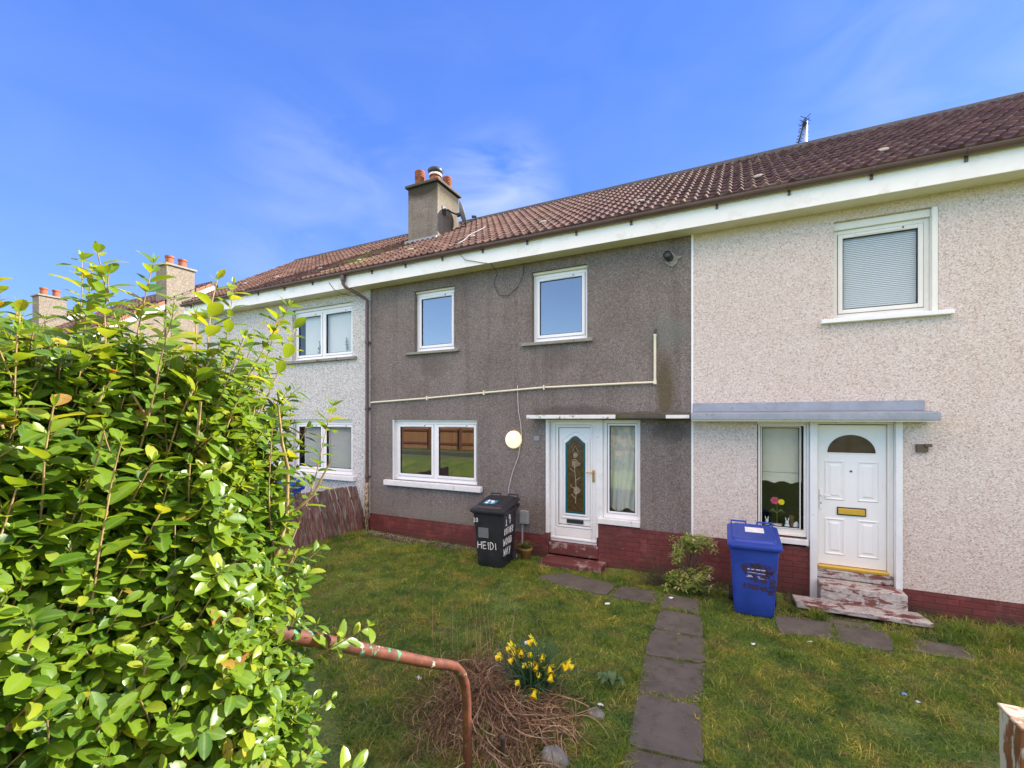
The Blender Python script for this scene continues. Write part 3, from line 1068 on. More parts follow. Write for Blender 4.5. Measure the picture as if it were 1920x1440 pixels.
# ---- middle house (grey roughcast)
XL, XM, XR = -13.3, -7.02, -0.61
LICHEN = [(-12.0, 0.5), (-10.65, 0.48), (-9.0, 0.42), (-7.75, 0.42), (-6.25, 0.40), (-4.72, 0.42), (-3.18, 0.38), (-1.45, 0.42), (0.28, 0.42), (1.75, 0.42), (3.4, 0.4)]
mid = thing('terraced_house', 'brown grey roughcast mid terrace house with empty windows and chimney', 'house', ((XL + XM) / 2 + 6.3, 0, 0), 'houses of the terrace')
w = MB()
wall_panel(w, XM, XR, 0.40, 5.19, [(-5.845, -4.88, 3.757, 4.985), (-3.25, -2.24, 3.755, 5.0), (-6.405, -4.37, 1.155, 2.40), (-2.985, -1.375, 0.40, 2.405, 0)], 0.0)
w.build('wall', M['grey_dash'], mid)
pl = MB()
wall_panel(pl, XM, -2.985, -0.1, 0.405, [], -0.012, 0.17)
pl.box(-2.05, -1.38, -0.012, 0.15, -0.1, 0.70)
pl.box(-1.378, XR, -0.012, 0.0, -0.1, 0.675)
pl.box(-2.985, -2.93, -0.010, 0.16, -0.1, 0.44)
pl.build('plinth', M['brick'], mid)
room(mid, XM + 0.02, XR - 0.02)
shell(mid, XM + 0.004, XR - 0.004, M['grey_dash'])
roof_part(mid, XM, XR, lichen=LICHEN)
eaves_part(mid, XM, XR)
wa = window(mid, -5.842, -4.883, 3.760, 4.945, [(-5.785, -4.94)], fw=0.057)
wb_ = window(mid, -3.247, -2.243, 3.758, 4.955, [(-3.19, -2.30)], fw=0.057)
wc = window(mid, -6.385, -4.373, 1.158, 2.365, [(-6.33, -5.42), (-5.36, -4.428)], yf=0.085, fw=0.055)
MB().box(-6.05, -4.757, -0.075, 0.10, 3.705, 3.756).build('sill', M['sill_grey'], wa, bevel=0.008)
MB().box(-3.43, -2.13, -0.075, 0.10, 3.70, 3.754).build('sill', M['sill_grey'], wb_, bevel=0.008)
MB().box(-6.59, -4.25, -0.085, 0.10, 1.045, 1.154).build('sill', M['white_paint'], wc, bevel=0.012)
MB().box(-6.4045, -6.386, -0.006, 0.145, 1.155, 2.399).build('reveal', M['white_paint'], wc, bevel=0.003)
MB().box(-6.385, -4.371, 0.045, 0.144, 2.3655, 2.3985).build('reveal', M['upvc_cream'], wc)
MB().box(-3.249, -2.241, 0.05, 0.15, 4.956, 4.9985).build('reveal', M['soffit'], wb_)
MB().box(-5.844, -4.881, 0.05, 0.15, 4.946, 4.9835).build('reveal', M['soffit'], wa)

# door and side light
dr = MB()
dr.ring(-2.925, -2.095, 0.30, 2.375, 0.085, 0.075, 0.15, wb=0.10, wt=0.06)
door = dr.build('front_door', M['upvc'], mid, bevel=0.006)
s = MB().box(-2.838, -2.182, 0.085, 0.135, 0.402, 2.313)
s.box(-2.838, -2.182, 0.072, 0.0845, 0.402, 0.55)
s.build('door_leaf', M['upvc'], door, bevel=0.006)
MB().ring(-2.775, -2.185, 0.60, 2.27, 0.007, 0.079, 0.0845).build('gasket', M['dark_gasket'], door)
MB().ring(-2.80, -2.176, 0.56, 2.30, 0.024, 0.062, 0.0785).build('bead', M['upvc'], door, bevel=0.006)


def arch(x0, x1, z0, z1, rise, n=18, inset=0.0):
    """outline with a bell-arched head"""
    p = [(x0 + inset, z0 + inset), (x1 - inset, z0 + inset)]
    for i in range(n + 1):
        t = 1 - i / n
        x = x0 + inset + (x1 - x0 - 2 * inset) * t
        u = (2 * t - 1)
        bell = 0.5 + 0.5 * math.cos(math.pi * u)
        p.append((x, z1 - rise - inset + rise * bell ** 0.8))
    return p


def ring_from(outer, inner, y0, y1):
    mb = MB()
    k = len(outer)
    n = 0
    for p in outer:
        mb.v.append((p[0], y0, p[1]))
    for p in inner:
        mb.v.append((p[0], y0, p[1]))
    for p in outer:
        mb.v.append((p[0], y1, p[1]))
    for p in inner:
        mb.v.append((p[0], y1, p[1]))
    for i in range(k):
        j = (i + 1) % k
        mb.f.append((i, j, k + j, k + i))
        mb.f.append((2 * k + j, 2 * k + i, 3 * k + i, 3 * k + j))
        mb.f.append((i, 2 * k + i, 2 * k + j, j))
        mb.f.append((k + j, 3 * k + j, 3 * k + i, k + i))
    return mb


gx0, gx1, gz0, gz1 = -2.648, -2.292, 0.80, 2.125
MB().prism(arch(gx0, gx1, gz0, gz1, 0.12), 0.072, 0.0845).build('glass_panel', M['door_glass'], door)
ring_from(arch(gx0, gx1, gz0, gz1, 0.12, 18, 0.004), arch(gx0, gx1, gz0, gz1, 0.12, 18, 0.034), 0.068, 0.0715).build('glass_border', M['teal'], door)
ring_from(arch(gx0 - 0.075, gx1 + 0.075, gz0 - 0.09, gz1 + 0.085, 0.12), arch(gx0 - 0.052, gx1 + 0.052, gz0 - 0.065, gz1 + 0.06, 0.12), 0.070, 0.0845).build('moulding', M['upvc'], door, bevel=0.005)
ring_from(arch(gx0 - 0.022, gx1 + 0.022, gz0 - 0.03, gz1 + 0.024, 0.12), arch(gx0 - 0.0, gx1 + 0.0, gz0 - 0.0, gz1 + 0.0, 0.12), 0.064, 0.0845).build('moulding', M['upvc'], door, bevel=0.005)
mo = MB()
cxm = (gx0 + gx1) / 2
mo.tube([(cxm + 0.015 * math.sin(t * 5), 0.068, 0.98 + 0.72 * t) for t in lin(0, 1, 14)], 0.004, 5)
for (z, sx, a0) in ((1.06, -1, 0.4), (1.14, 1, 0.7), (1.22, -1, 0.9), (1.36, 1, 0.6), (1.50, -1, 0.7), (1.60, 1, 0.9)):
    mo.tube([(cxm + sx * 0.085 * math.sin(t * 2.6 * a0), 0.068, z + 0.12 * t - 0.05 * t * t) for t in lin(0, 1, 8)], 0.004, 5)
for (cx_, cz_, r_) in ((cxm + 0.02, 1.20, 0.05), (cxm - 0.01, 1.66, 0.055), (cxm, 1.80, 0.035)):
    for q in (1.0, 0.62, 0.3):
        mo.tube([(cx_ + r_ * q * math.cos(t) * (1 + 0.25 * math.cos(3 * t)), 0.068, cz_ + r_ * q * 1.2 * math.sin(t)) for t in lin(0, 2 * math.pi, 16)], 0.0042, 5)
mo.tube([(cxm - 0.05, 0.068, 1.86), (cxm, 0.068, 1.96), (cxm + 0.05, 0.068, 1.86)], 0.004, 5)
mo.build('etched_roses', M['etched'], door)
MB().box(-2.625, -2.33, 0.066, 0.0845, 0.635, 0.70).build('letterbox', M['dark_gasket'], door, bevel=0.004)
h = MB().box(-2.168, -2.136, 0.058, 0.0745, 1.36, 1.56)
h.tube([(-2.152, 0.06, 1.52), (-2.152, 0.025, 1.52)], 0.011, 8)
h.tube([(-2.152, 0.025, 1.52), (-2.25, 0.022, 1.518), (-2.272, 0.03, 1.515)], [0.010, 0.009, 0.007], 8)
h.build('handle', M['brass'], door, bevel=0.004)
MB().box(-2.915, -2.10, 0.05, 0.0745, 0.352, 0.378).build('weather_bar', M['upvc'], door, bevel=0.004)
# jambs and mullion post beside the door
j = MB().box(-2.984, -2.926, -0.004, 0.14, 0.441, 2.404)
j.box(-2.094, -1.985, 0.02, 0.15, 0.712, 2.404)
j.box(-2.094, -2.052, -0.006, 0.15, 0.46, 0.711)
j.build('door_jamb', M['white_paint'], mid, bevel=0.004)
MB().box(-2.925, -2.095, 0.01, 0.15, 2.376, 2.404).build('door_head', M['upvc_cream'], mid)
sw_ = window(mid, -1.984, -1.378, 0.795, 2.402, [(-1.915, -1.43)], yf=0.06, fw=0.06, sw=0.03, vent=False)
MB().box(-2.05, -1.372, -0.05, 0.10, 0.702, 0.792).build('sill', M['white_paint'], sw_, bevel=0.008)
# steps
ds = MB()
ds.box(-2.924, -2.056, -0.015, 0.16, 0.10, 0.299)
ds.build('doorstep', M['peel_red'], mid, bevel=0.012)
ds = MB().box(-2.93, -1.90, -0.40, -0.016, -0.1, 0.085)
ds.build('doorstep', M['peel_red'], mid, bevel=0.015)
# canopy: a thin concrete slab with flaking paint on its left half
cy = MB().box(-3.22, -1.70, -0.30, 0.0, 2.418, 2.482)
cn = cy.build('porch_canopy', M['canopy_white'], mid, bevel=0.008)
cy = MB().box(-1.698, -0.62, -0.285, 0.0, 2.418, 2.480)
cy.build('canopy_bare_end', M['canopy_old'], cn, bevel=0.012)
mm = MB()
nxm, nym = 90, 6
for jm in range(nym + 1):
    for im in range(nxm + 1):
        x, y = -3.18 + 2.54 * im / nxm, -0.26 + 0.255 * jm / nym
        e = 0.0 if im in (0, nxm) or jm == 0 else 1.0
        mm.v.append((x, y, 2.4835 + e * max(0.0, 0.012 + 0.035 * mnoise.noise((x * 9, y * 9, 2)) + 0.03 * jm / nym)))
for jm in range(nym):
    for im in range(nxm):
        k_ = jm * (nxm + 1) + im
        mm.f.append((k_, k_ + 1, k_ + nxm + 2, k_ + nxm + 1))
mm.build('canopy_moss', M['canopy_old'], cn, True)
MB().box(-0.95, -0.625, -0.292, -0.2855, 2.425, 2.476).build('paint_remnant', M['canopy_white'], cn)
# overflow pipe
op = MB()
op.tube([(XM + 0.05, -0.035, 2.762), (-5.5, -0.035, 2.826), (-4.1, -0.035, 2.905), (-3.0, -0.035, 2.962), (-1.6, -0.035, 2.982), (-1.165, -0.035, 2.985)], 0.0175, 10)
op.tube([(-1.145, -0.035, 2.968), (-1.145, -0.035, 3.72)], 0.020, 10)
op.lathe([(0.027, 0), (0.027, 0.06)], (-1.145, -0.035, 2.955), 10)
op.lathe([(0.025, 0), (0.025, 0.03)], (-1.145, -0.035, 3.70), 10)
ovp = op.build('overflow_pipe', M['cream_pipe'], mid, True)
ovp.modifiers.new('sharp', 'EDGE_SPLIT').split_angle = R(50)
for x, z in ((-5.5, 2.826), (-3.0, 2.962), (-4.2, 2.9)):
    MB().box(x - 0.012, x + 0.012, -0.062, 0.0, z - 0.04, z + 0.04).build('pipe_clip', M['cream_pipe'], ovp, bevel=0.004)
MB().tube([(-1.145, -0.035, 3.72), (-1.145, -0.035, 3.76), (-1.14, -0.01, 3.80), (-1.13, 0.02, 3.82)], 0.014, 8).build('pipe_stub', M['dark_metal'], ovp)

# chimney on the party wall
ch = MB().box(-7.24, -6.36, 1.5, 2.41, 5.9, 8.05).build('chimney_stack', M['chimney_dash'], mid, bevel=0.012)
MB().box(-7.30, -6.30, 1.44, 2.47, 8.05, 8.115).build('chimney_cap', M['canopy_old'], ch, bevel=0.015)


def chimney_pot(c, hgt, r, ribs, parent, mat='terracotta'):
    pr = [(r * 1.02, 0), (r, hgt * 0.5)]
    if ribs:
        for i in range(5):
            z = hgt * (0.52 + 0.095 * i)
            pr += [(r * 1.07, z), (r * 1.07, z + hgt * 0.055), (r * 0.97, z + hgt * 0.06), (r * 0.97, z + hgt * 0.09)]
    else:
        pr += [(r * 0.93, hgt * 0.8), (r * 1.12, hgt * 0.82), (r * 1.12, hgt)]
    zt = pr[-1][1]
    pr += [(r * 0.8, zt), (r * 0.8, zt - 0.08)]
    o = MB().lathe(pr, c, 20).build('chimney_pot', M[mat], parent, True)
    o.modifiers.new('sharp', 'EDGE_SPLIT').split_angle = R(45)
    return o


chimney_pot((-7.02, 1.68, 8.10), 0.42, 0.115, True, ch)
chimney_pot((-6.58, 2.22, 8.10), 0.42, 0.115, True, ch)
chimney_pot((-7.02, 2.22, 8.10), 0.40, 0.115, True, ch)
pc = chimney_pot((-6.58, 1.72, 8.10), 0.24, 0.135, False, ch)
MB().lathe([(0.15, 0.20), (0.155, 0.255), (0.14, 0.26)], (-6.58, 1.72, 8.10), 20).build('pot_collar', M['white_paint'], ch, True)
b = MB().lathe([(0.13, 0.26), (0.175, 0.30), (0.185, 0.36), (0.17, 0.375), (0.165, 0.33), (0.10, 0.29)], (-6.58, 1.72, 8.10), 20)
b.tube([(-6.58 + 0.17 * math.cos(t), 1.72 + 0.08 * math.cos(t), 8.46 + 0.06 * math.sin(t)) for t in lin(0, math.pi, 10)], 0.012, 6)
b.build('pot_cowl', M['dark_metal'], ch, True)
fl = MB()
fl.box(-7.27, -6.33, 1.40, 1.498, 6.62, 6.735)
fl.build('flashing', M['flash'], ch, bevel=0.004)

# ---- left house (white roughcast with dark chips)
left = thing('terraced_house', 'white speckled roughcast end terrace house with blinds in its windows', 'house', (-10.16, 0, 0), 'houses of the terrace')
w = MB()
wall_panel(w, XL, XM, 0.30, 5.19, [(-9.48, -7.54, 3.78, 4.99), (-9.46, -7.54, 1.165, 2.40), (-12.2, -11.2, 0.3, 2.4, 0)], 0.0)
w.build('wall', M['white_dash'], left)
pl = MB()
wall_panel(pl, XL, XM, -0.1, 0.305, [(-12.2, -11.2, 0.25, 0.305)], -0.012, 0.17)
pl.build('plinth', M['brick'], left)
room(left, XL + 0.02, XM - 0.02)
shell(left, XL + 0.004, XM - 0.004, M['white_dash'], True)
roof_part(left, XL - 0.06, XM, lichen=LICHEN)
eaves_part(left, XL - 0.1, XM, 0.93)
wl1 = window(left, -9.478, -7.542, 3.783, 4.925, [(-9.42, -8.56), (-8.50, -7.60)], fw=0.058)
wl2 = window(left, -9.458, -7.542, 1.168, 2.345, [(-9.40, -8.55), (-8.49, -7.60)], fw=0.058)
MB().box(-9.675, -7.41, -0.075, 0.10, 3.715, 3.778).build('sill', M['sill_grey'], wl1, bevel=0.008)
MB().box(-9.62, -7.43, -0.09, 0.10, 1.06, 1.163).build('sill', M['white_paint'], wl2, bevel=0.01)
for wn_, zt, zb in ((wl1, 4.99, 4.925), (wl2, 2.40, 2.345)):
    MB().box(-9.457, -7.542, 0.06, 0.15, zb + 0.002, zt - 0.0015).build('head_board', M['upvc_cream'], wn_)
dl = MB().box(-12.19, -11.21, 0.06, 0.12, 0.255, 2.395)
dlo = dl.build('front_door', M['upvc'], left, bevel=0.006)
MB().box(-12.0, -11.4, 0.048, 0.0595, 1.2, 2.2).build('glass_panel', M['fan_glass'], dlo)

# ---- right house (cream pink roughcast)
XE = 5.9
right = thing('terraced_house', 'cream pink roughcast terrace house with white panelled door and grey canopy', 'house', (2.6, 0, 0), 'houses of the terrace')
w = MB()
wall_panel(w, XR, 0.0, 0.668, 5.19, [], -0.004, 0.16)
wall_panel(w, 0.0, 2.6, 0.668, 5.19, [(1.145, 2.205, 3.74, 5.035), (0.25, 1.85, 0.668, 2.41, 0)], -0.004, 0.16)
wall_panel(w, 2.6, XE, 0.283, 5.19, [(3.6, 5.0, 1.1, 2.4), (3.7, 4.9, 3.74, 5.03)], -0.004, 0.16)
wall_panel(w, 1.85, 2.6, 0.283, 0.668, [], -0.004, 0.16)
w.build('wall', M['pink_dash'], right)
pl = MB()
pl.box(XR, 0.87, 0.0, 0.14, -0.1, 0.667)
pl.box(1.852, XE, 0.0, 0.14, -0.15, 0.282)
pl.build('plinth', M['brick'], right)
MB().box(XR - 0.012, XR + 0.018, -0.012, 0.0, 0.66, 5.186).build('edge_bead', M['upvc'], right)
room(right, XR + 0.02, XE - 0.02)
shell(right, XR + 0.004, XE - 0.004, M['pink_dash'], False, True)
roof_part(right, XR, XE + 0.06, lichen=LICHEN)
eaves_part(right, XR, XE + 0.1)
wr = window(right, 1.148, 2.145, 3.743, 4.935, [(1.20, 2.093)], yf=0.09, mat='upvc_cream', fw=0.052)
rv = MB()
rv.box(2.146, 2.2035, -0.002, 0.15, 3.742, 5.033)
rv.box(1.1465, 2.145, 0.05, 0.15, 4.936, 5.0335)
rv.build('reveal', M['upvc_cream'], wr, bevel=0.004)
MB().box(1.0, 2.335, -0.085, 0.10, 3.684, 3.738).build('sill', M['upvc'], wr, bevel=0.006)
wr2 = window(right, 3.65, 4.95, 1.11, 2.39, [(3.7, 4.9)])
MB().box(3.5, 5.1, -0.085, 0.10, 1.02, 1.098).build('sill', M['upvc'], wr2, bevel=0.006)
wr3 = window(right, 3.72, 4.88, 3.75, 5.02, [(3.77, 4.83)])
MB().box(3.55, 5.05, -0.085, 0.10, 3.684, 3.738).build('sill', M['upvc'], wr3, bevel=0.006)
# side light, post and door
sl = window(right, 0.262, 0.84, 0.80, 2.345, [(0.29, 0.78)], yf=0.03, fw=0.028, sw=0.012, fb=0.09, vent=False, mat='upvc_cream')
MB().box(0.20, 0.862, -0.05, 0.10, 0.70, 0.775).build('sill', M['white_wood'], sl, bevel=0.008)
MB().box(0.30, 0.845, 0.0, 0.03, 0.777, 0.789).build('sill_gap', M['peel_red'], sl)
MB().box(0.252, 1.848, -0.002, 0.12, 2.347, 2.4085).build('door_head', M['upvc_cream'], right)
jb = MB()
jb.box(0.842, 0.872, 0.01, 0.14, 0.669, 2.346)
jb.box(0.875, 0.957, -0.06, 0.14, -0.02, 2.384)
jb.box(1.782, 1.851, -0.06, 0.14, 0.27, 2.384)
jb.build('door_jamb', M['white_wood'], right, bevel=0.005)
fr = MB()
fr.box(0.958, 0.985, 0.06, 0.14, 0.42, 2.345)
fr.box(1.725, 1.781, 0.04, 0.14, 0.36, 2.345)
door2 = fr.build('front_door', M['upvc_cream'], right, bevel=0.004)
MB().box(0.987, 1.723, 0.095, 0.135, 0.45, 2.335).build('door_leaf', M['upvc'], door2, bevel=0.004)


def raised(mb, x0, x1, z0, z1, y):
    """moulded panel: bevelled border and raised field"""
    a, b = 0.0, 0.028
    for (i0, i1, y0, y1) in ((0.0, 0.016, y, y - 0.012), (0.016, 0.034, y - 0.012, y), (0.055, 0.075, y, y - 0.010)):
        o = [(x0 + i0, y0, z0 + i0), (x1 - i0, y0, z0 + i0), (x1 - i0, y0, z1 - i0), (x0 + i0, y0, z1 - i0)]
        n = [(x0 + i1, y1, z0 + i1), (x1 - i1, y1, z0 + i1), (x1 - i1, y1, z1 - i1), (x0 + i1, y1, z1 - i1)]
        for k in range(4):
            mb.poly([o[k], o[(k + 1) % 4], n[(k + 1) % 4], n[k]])
    i = 0.075
    mb.poly([(x0 + i, y - 0.010, z0 + i), (x1 - i, y - 0.010, z0 + i), (x1 - i, y - 0.010, z1 - i), (x0 + i, y - 0.010, z1 - i)])


rp = MB()
for x0, x1 in ((1.055, 1.285), (1.415, 1.645)):
    raised(rp, x0, x1, 1.32, 1.86, 0.0945)
    raised(rp, x0, x1, 0.585, 1.085, 0.0945)
rp.build('door_panel', M['upvc'], door2)
n = 24
half = [(1.35 + 0.262 * math.cos(math.pi * i / n), 1.965 + 0.24 * math.sin(math.pi * i / n)) for i in range(n + 1)]
MB().prism(half, 0.088, 0.0945).build('fanlight', M['fan_glass'], door2)
half2 = [(1.35 + 0.276 * math.cos(math.pi * i / n), 1.953 + 0.262 * math.sin(math.pi * i / n)) for i in range(n + 1)]
ring_from(half2, half, 0.084, 0.0945).build('fanlight_bead', M['upvc'], door2, bevel=0.003)
MB().box(1.195, 1.51, 0.078, 0.0945, 1.13, 1.238).build('letterbox', M['dark_metal'], door2, bevel=0.004)
MB().box(1.208, 1.497, 0.068, 0.0775, 1.145, 1.222).build('letterbox_flap', M['gold'], door2, bevel=0.006)
MB().tube([(1.35, 0.096, 1.72), (1.35, 0.085, 1.72)], 0.013, 10).build('spyhole', M['dark_metal'], door2)
h = MB().box(0.998, 1.03, 0.075, 0.0945, 1.20, 1.46)
h.tube([(1.014, 0.08, 1.39), (1.014, 0.04, 1.39), (1.12, 0.036, 1.385)], 0.009, 8)
h.build('handle', M['upvc'], door2, bevel=0.004)
MB().tube([(1.014, 0.076, 1.275), (1.014, 0.072, 1.275)], 0.009, 8).build('keyhole', M['dark_metal'], door2)
MB().box(0.975, 1.735, 0.01, 0.094, 0.408, 0.448).build('threshold', M['gold'], door2, bevel=0.008)
# canopy with its lead upstand
cp = MB()
cp.prism([(-0.004, 2.40), (-0.35, 2.40), (-0.352, 2.45), (-0.35, 2.495), (-0.03, 2.52), (-0.004, 2.52)], -0.60, 2.13, 'x')
cpo = cp.build('porch_canopy', M['lead'], right, bevel=0.008)
MB().box(-0.60, 2.07, -0.03, -0.0045, 2.522, 2.65).build('flashing', M['lead'], cpo, bevel=0.004)
MB().box(-0.59, 2.11, -0.335, -0.01, 2.385, 2.398).build('canopy_soffit', M['soffit'], cpo)
for x in (1.22, 1.50):
    MB().lathe([(0.045, -0.018), (0.05, 0)], (x, -0.10, 2.384), 12).build('downlight', M['upvc'], cpo, True)
# steps below the door
st = MB()
st.box(0.960, 1.779, 0.012, 0.14, 0.285, 0.405)
st.build('doorstep', M['peel'], right, bevel=0.012)
st = MB().box(0.9585, 1.84, -0.30, 0.011, -0.1, 0.285)
st.build('doorstep', M['peel'], right, bevel=0.016, segs=3)
fx = MB().box(1.985, 2.10, -0.05, -0.0045, 2.005, 2.105)
fx.box(2.06, 2.13, -0.075, -0.051, 2.075, 2.112)
fx.build('lamp_bracket', M['twig'], right, bevel=0.006)

# ---------------------------------------------------------------- drainpipe, lamp, meter, vent, dish, aerial
dp = thing('drainpipe', 'brown plastic drainpipe down the joint of white and grey houses, cream lower end', 'drainpipe', (-7.06, -0.07, 0))
p = MB()
p.lathe([(0.05, 0), (0.05, 0.10), (0.042, 0.12)], (-7.43, -0.372, 5.32), 14)
p.tube([(-7.43, -0.372, 5.42), (-7.43, -0.372, 5.26), (-7.40, -0.34, 5.20), (-7.12, -0.10, 5.00), (-7.06, -0.06, 4.94), (-7.06, -0.06, 4.8)], 0.034, 12)
p.tube([(-7.06, -0.06, 4.86), (-7.06, -0.06, 1.02)], 0.036, 14)
for z in (4.0, 2.6, 1.15):
    p.lathe([(0.043, 0), (0.046, 0.01), (0.046, 0.07), (0.043, 0.08)], (-7.06, -0.06, z), 14)
    p.box(-7.12, -7.00, -0.05, -0.0125, z + 0.02, z + 0.055)
po = p.build('pipe', M['gutter'], dp, True)
po.modifiers.new('sharp', 'EDGE_SPLIT').split_angle = R(40)
MB().tube([(-7.06, -0.065, 1.06), (-7.062, -0.065, 0.5), (-7.06, -0.065, -0.05)], 0.045, 12).build('lower_pipe', post_mat('rusty_cream_iron', (0.44, 0.36, 0.22), (0.12, 0.05, 0.025), 0.47), dp, True)

lamp = thing('wall_lamp', 'round cream glass wall lamp lit on the grey wall left of the door', 'lamp', (-3.595, 0, 1.9))
l = MB()
prof = [(0.158, 0), (0.158, 0.03), (0.153, 0.042), (0.135, 0.050), (0.09, 0.056), (0.04, 0.059), (0.0005, 0.060)]
k = 28
for r_, d_ in prof:
    for q in range(k):
        a = 2 * math.pi * q / k
        l.v.append((-3.595 + r_ * math.cos(a), -0.012 - d_, 2.045 + r_ * math.sin(a)))
for i in range(len(prof) - 1):
    for q in range(k):
        a, b2 = i * k + q, i * k + (q + 1) % k
        l.f.append((a, b2, b2 + k, a + k))
l.build('shade', M['lamp'], lamp, True)
MB().prism([(-3.595 + 0.165 * math.cos(2 * math.pi * q / 28), 2.045 + 0.165 * math.sin(2 * math.pi * q / 28)) for q in range(28)], -0.0115, 0.0).build('backplate', M['brass'], lamp)

mt = thing('meter_box', 'small grey electricity box low on the grey wall behind the bin', 'meter box', (-3.37, 0, 0.56))
MB().box(-3.45, -3.29, -0.085, -0.001, 0.565, 0.795).build('cover', M['meter'], mt, bevel=0.012, segs=3)
MB().tube([(-3.415, -0.04, 0.57), (-3.415, -0.04, -0.02)], 0.016, 8).build('conduit', M['meter'], mt)

npz = thing('number_plate', 'small faded grey number plate beside the white glazed door', 'number plate', (-3.155, 0, 2.04))
MB().box(-3.212, -3.10, -0.010, -0.001, 2.035, 2.115).build('plate', plain('faded_plate', (0.26, 0.25, 0.27), 0.6), npz, bevel=0.003)

vt = thing('boiler_flue', 'short dark boiler flue with patched mortar high on the grey wall', 'flue', (-0.94, 0, 4.7))
f = MB()
c = Vector((-0.93, 0, 4.885))
f.tube([c + Vector((0, 0.05, 0)), c + Vector((-0.02, -0.14, 0.01))], 0.062, 18, False)
f.tube([c + Vector((-0.02, -0.14, 0.01)), c + Vector((0, 0.02, 0))], 0.050, 18)
f.build('flue_pipe', M['dark_metal'], vt, True)
pm = MB()
pts = [(-0.93 + (0.115 + 0.03 * math.sin(3 * a + 1) + 0.02 * math.sin(7 * a)) * math.cos(a) + 0.02, 4.865 + (0.10 + 0.035 * math.sin(2 * a + 3.6)) * math.sin(a)) for a in lin(0, 2 * math.pi, 28)[:-1]]
pm.prism(pts, -0.018, -0.001)
pm.build('mortar_patch', M['sill_grey'], vt, bevel=0.006)

dish = thing('satellite_dish', 'grey satellite dish seen edge on, fixed to the chimney side', 'satellite dish', (-6.36, 1.75, 7.3))
axis = Vector((0.80, 0.52, 0.30)).normalized()
dc = Vector((-6.08, 2.04, 7.42))
u_ = axis.orthogonal().normalized()
v_ = axis.cross(u_)
d = MB()
for i, t in enumerate(lin(0.02, 1, 8)):
    for q in range(28):
        a = 2 * math.pi * q / 28
        pnt = dc + (u_ * math.cos(a) + v_ * math.sin(a)) * 0.30 * t + axis * (0.075 * t * t)
        d.v.append(tuple(pnt))
for i in range(8):
    for q in range(28):
        a, b2 = i * 28 + q, i * 28 + (q + 1) % 28
        d.f.append((a, b2, b2 + 28, a + 28))
do = d.build('reflector', M['dish'], dish, True)
sm = do.modifiers.new('solid', 'SOLIDIFY')
sm.thickness = 0.008
a_ = MB()
a_.box(-6.358, -6.34, 1.68, 1.82, 7.35, 7.55)
a_.tube([(-6.345, 1.75, 7.45), (-6.25, 1.78, 7.46), (-6.20, 1.86, 7.42), (-6.13, 1.97, 7.40)], 0.022, 8)
a_.tube([dc - axis * 0.08, dc], 0.05, 8)
a_.build('bracket', M['dark_metal'], dish)
a_ = MB()
lnb = dc + axis * 0.42 - Vector((0, 0, 0.16))
a_.tube([dc + axis * 0.06 - Vector((0, 0, 0.27)), lnb - Vector((0, 0, 0.05))], 0.012, 6)
a_.tube([lnb, lnb - axis * 0.12 + Vector((0, 0, 0.03))], [0.025, 0.035], 8)
a_.build('receiver_arm', M['dark_metal'], dish)

ant = thing('tv_aerial', 'silver aerial mast with short dark yagi above the right hand ridge', 'aerial', (1.22, 3.42, 7.6))
MB().tube([(1.22, 3.42, 7.45), (1.22, 3.42, 8.36)], 0.032, 12).build('mast', M['galv'], ant, True)
y_ = MB()
y_.tube([(1.20, 3.22, 8.33), (1.17, 4.14, 8.33)], 0.012, 6)
for i, yy in enumerate((3.24, 3.36, 3.52, 3.62, 3.76, 3.9, 4.02, 4.12)):
    s_ = 0.085 if i < 3 else 0.05
    x_ = 1.20 - 0.03 * (yy - 3.22)
    y_.tube([(x_ - s_, yy, 8.33 - s_ * 0.8), (x_ + s_, yy, 8.33 + s_ * 0.8)], 0.007, 5)
    y_.tube([(x_ + s_, yy, 8.33 - s_ * 0.8), (x_ - s_, yy, 8.33 + s_ * 0.8)], 0.007, 5)
y_.box(1.165, 1.235, 3.38, 3.45, 8.28, 8.36)
y_.build('yagi', M['dark_metal'], ant)

# loose cables
c1 = MB()
c1.tube([(-3.52, -0.02, 3.02), (-3.515, -0.02, 2.8), (-3.50, -0.022, 2.55), (-3.46, -0.022, 2.35), (-3.435, -0.022, 2.1), (-3.50, -0.022, 1.75), (-3.62, -0.022, 1.45), (-3.70, -0.022, 1.15), (-3.70, -0.022, 0.85), (-3.62, -0.025, 0.6), (-3.60, -0.03, 0.35)], 0.0055, 6)
tag(c1.build('hanging_cable', M['cable_white'], None, True), 'thin white cable hanging down the grey wall past the round lamp', 'cable')
c2 = MB()
c2.tube([(-4.55, -0.42, 5.46), (-4.42, -0.34, 5.30), (-4.05, -0.33, 5.19), (-3.92, -0.30, 5.175), (-3.92, -0.03, 5.10), (-4.0, -0.03, 4.88), (-3.88, -0.03, 4.66), (-3.7, -0.03, 4.64), (-3.5, -0.03, 4.78), (-3.40, -0.03, 4.98), (-3.385, -0.03, 5.18)], 0.006, 6)
tag(c2.build('hanging_cable', M['cable_black'], None, True), 'thin black cable looping below the fascia between the upper windows', 'cable')
c3 = MB()
pts = []
for t in lin(0, 1, 12):
    yy = -0.30 + 1.5 * t
    pts.append((-4.65 - 0.25 * t + 0.05 * math.sin(t * 9), yy, 5.50 + (yy + 0.38) * 0.633 + 0.085))
c3.tube(pts, 0.0075, 6)
tag(c3.build('roof_cable', M['meter'], None, True), 'pale cable lying across the roof tiles right of the chimney', 'cable')
c4 = MB()
c4.tube([(-7.9, -0.32, 5.36), (-7.75, -0.325, 5.2), (-7.6, -0.30, 5.1), (-7.35, -0.20, 5.03), (-7.16, -0.12, 5.05)], 0.006, 6)
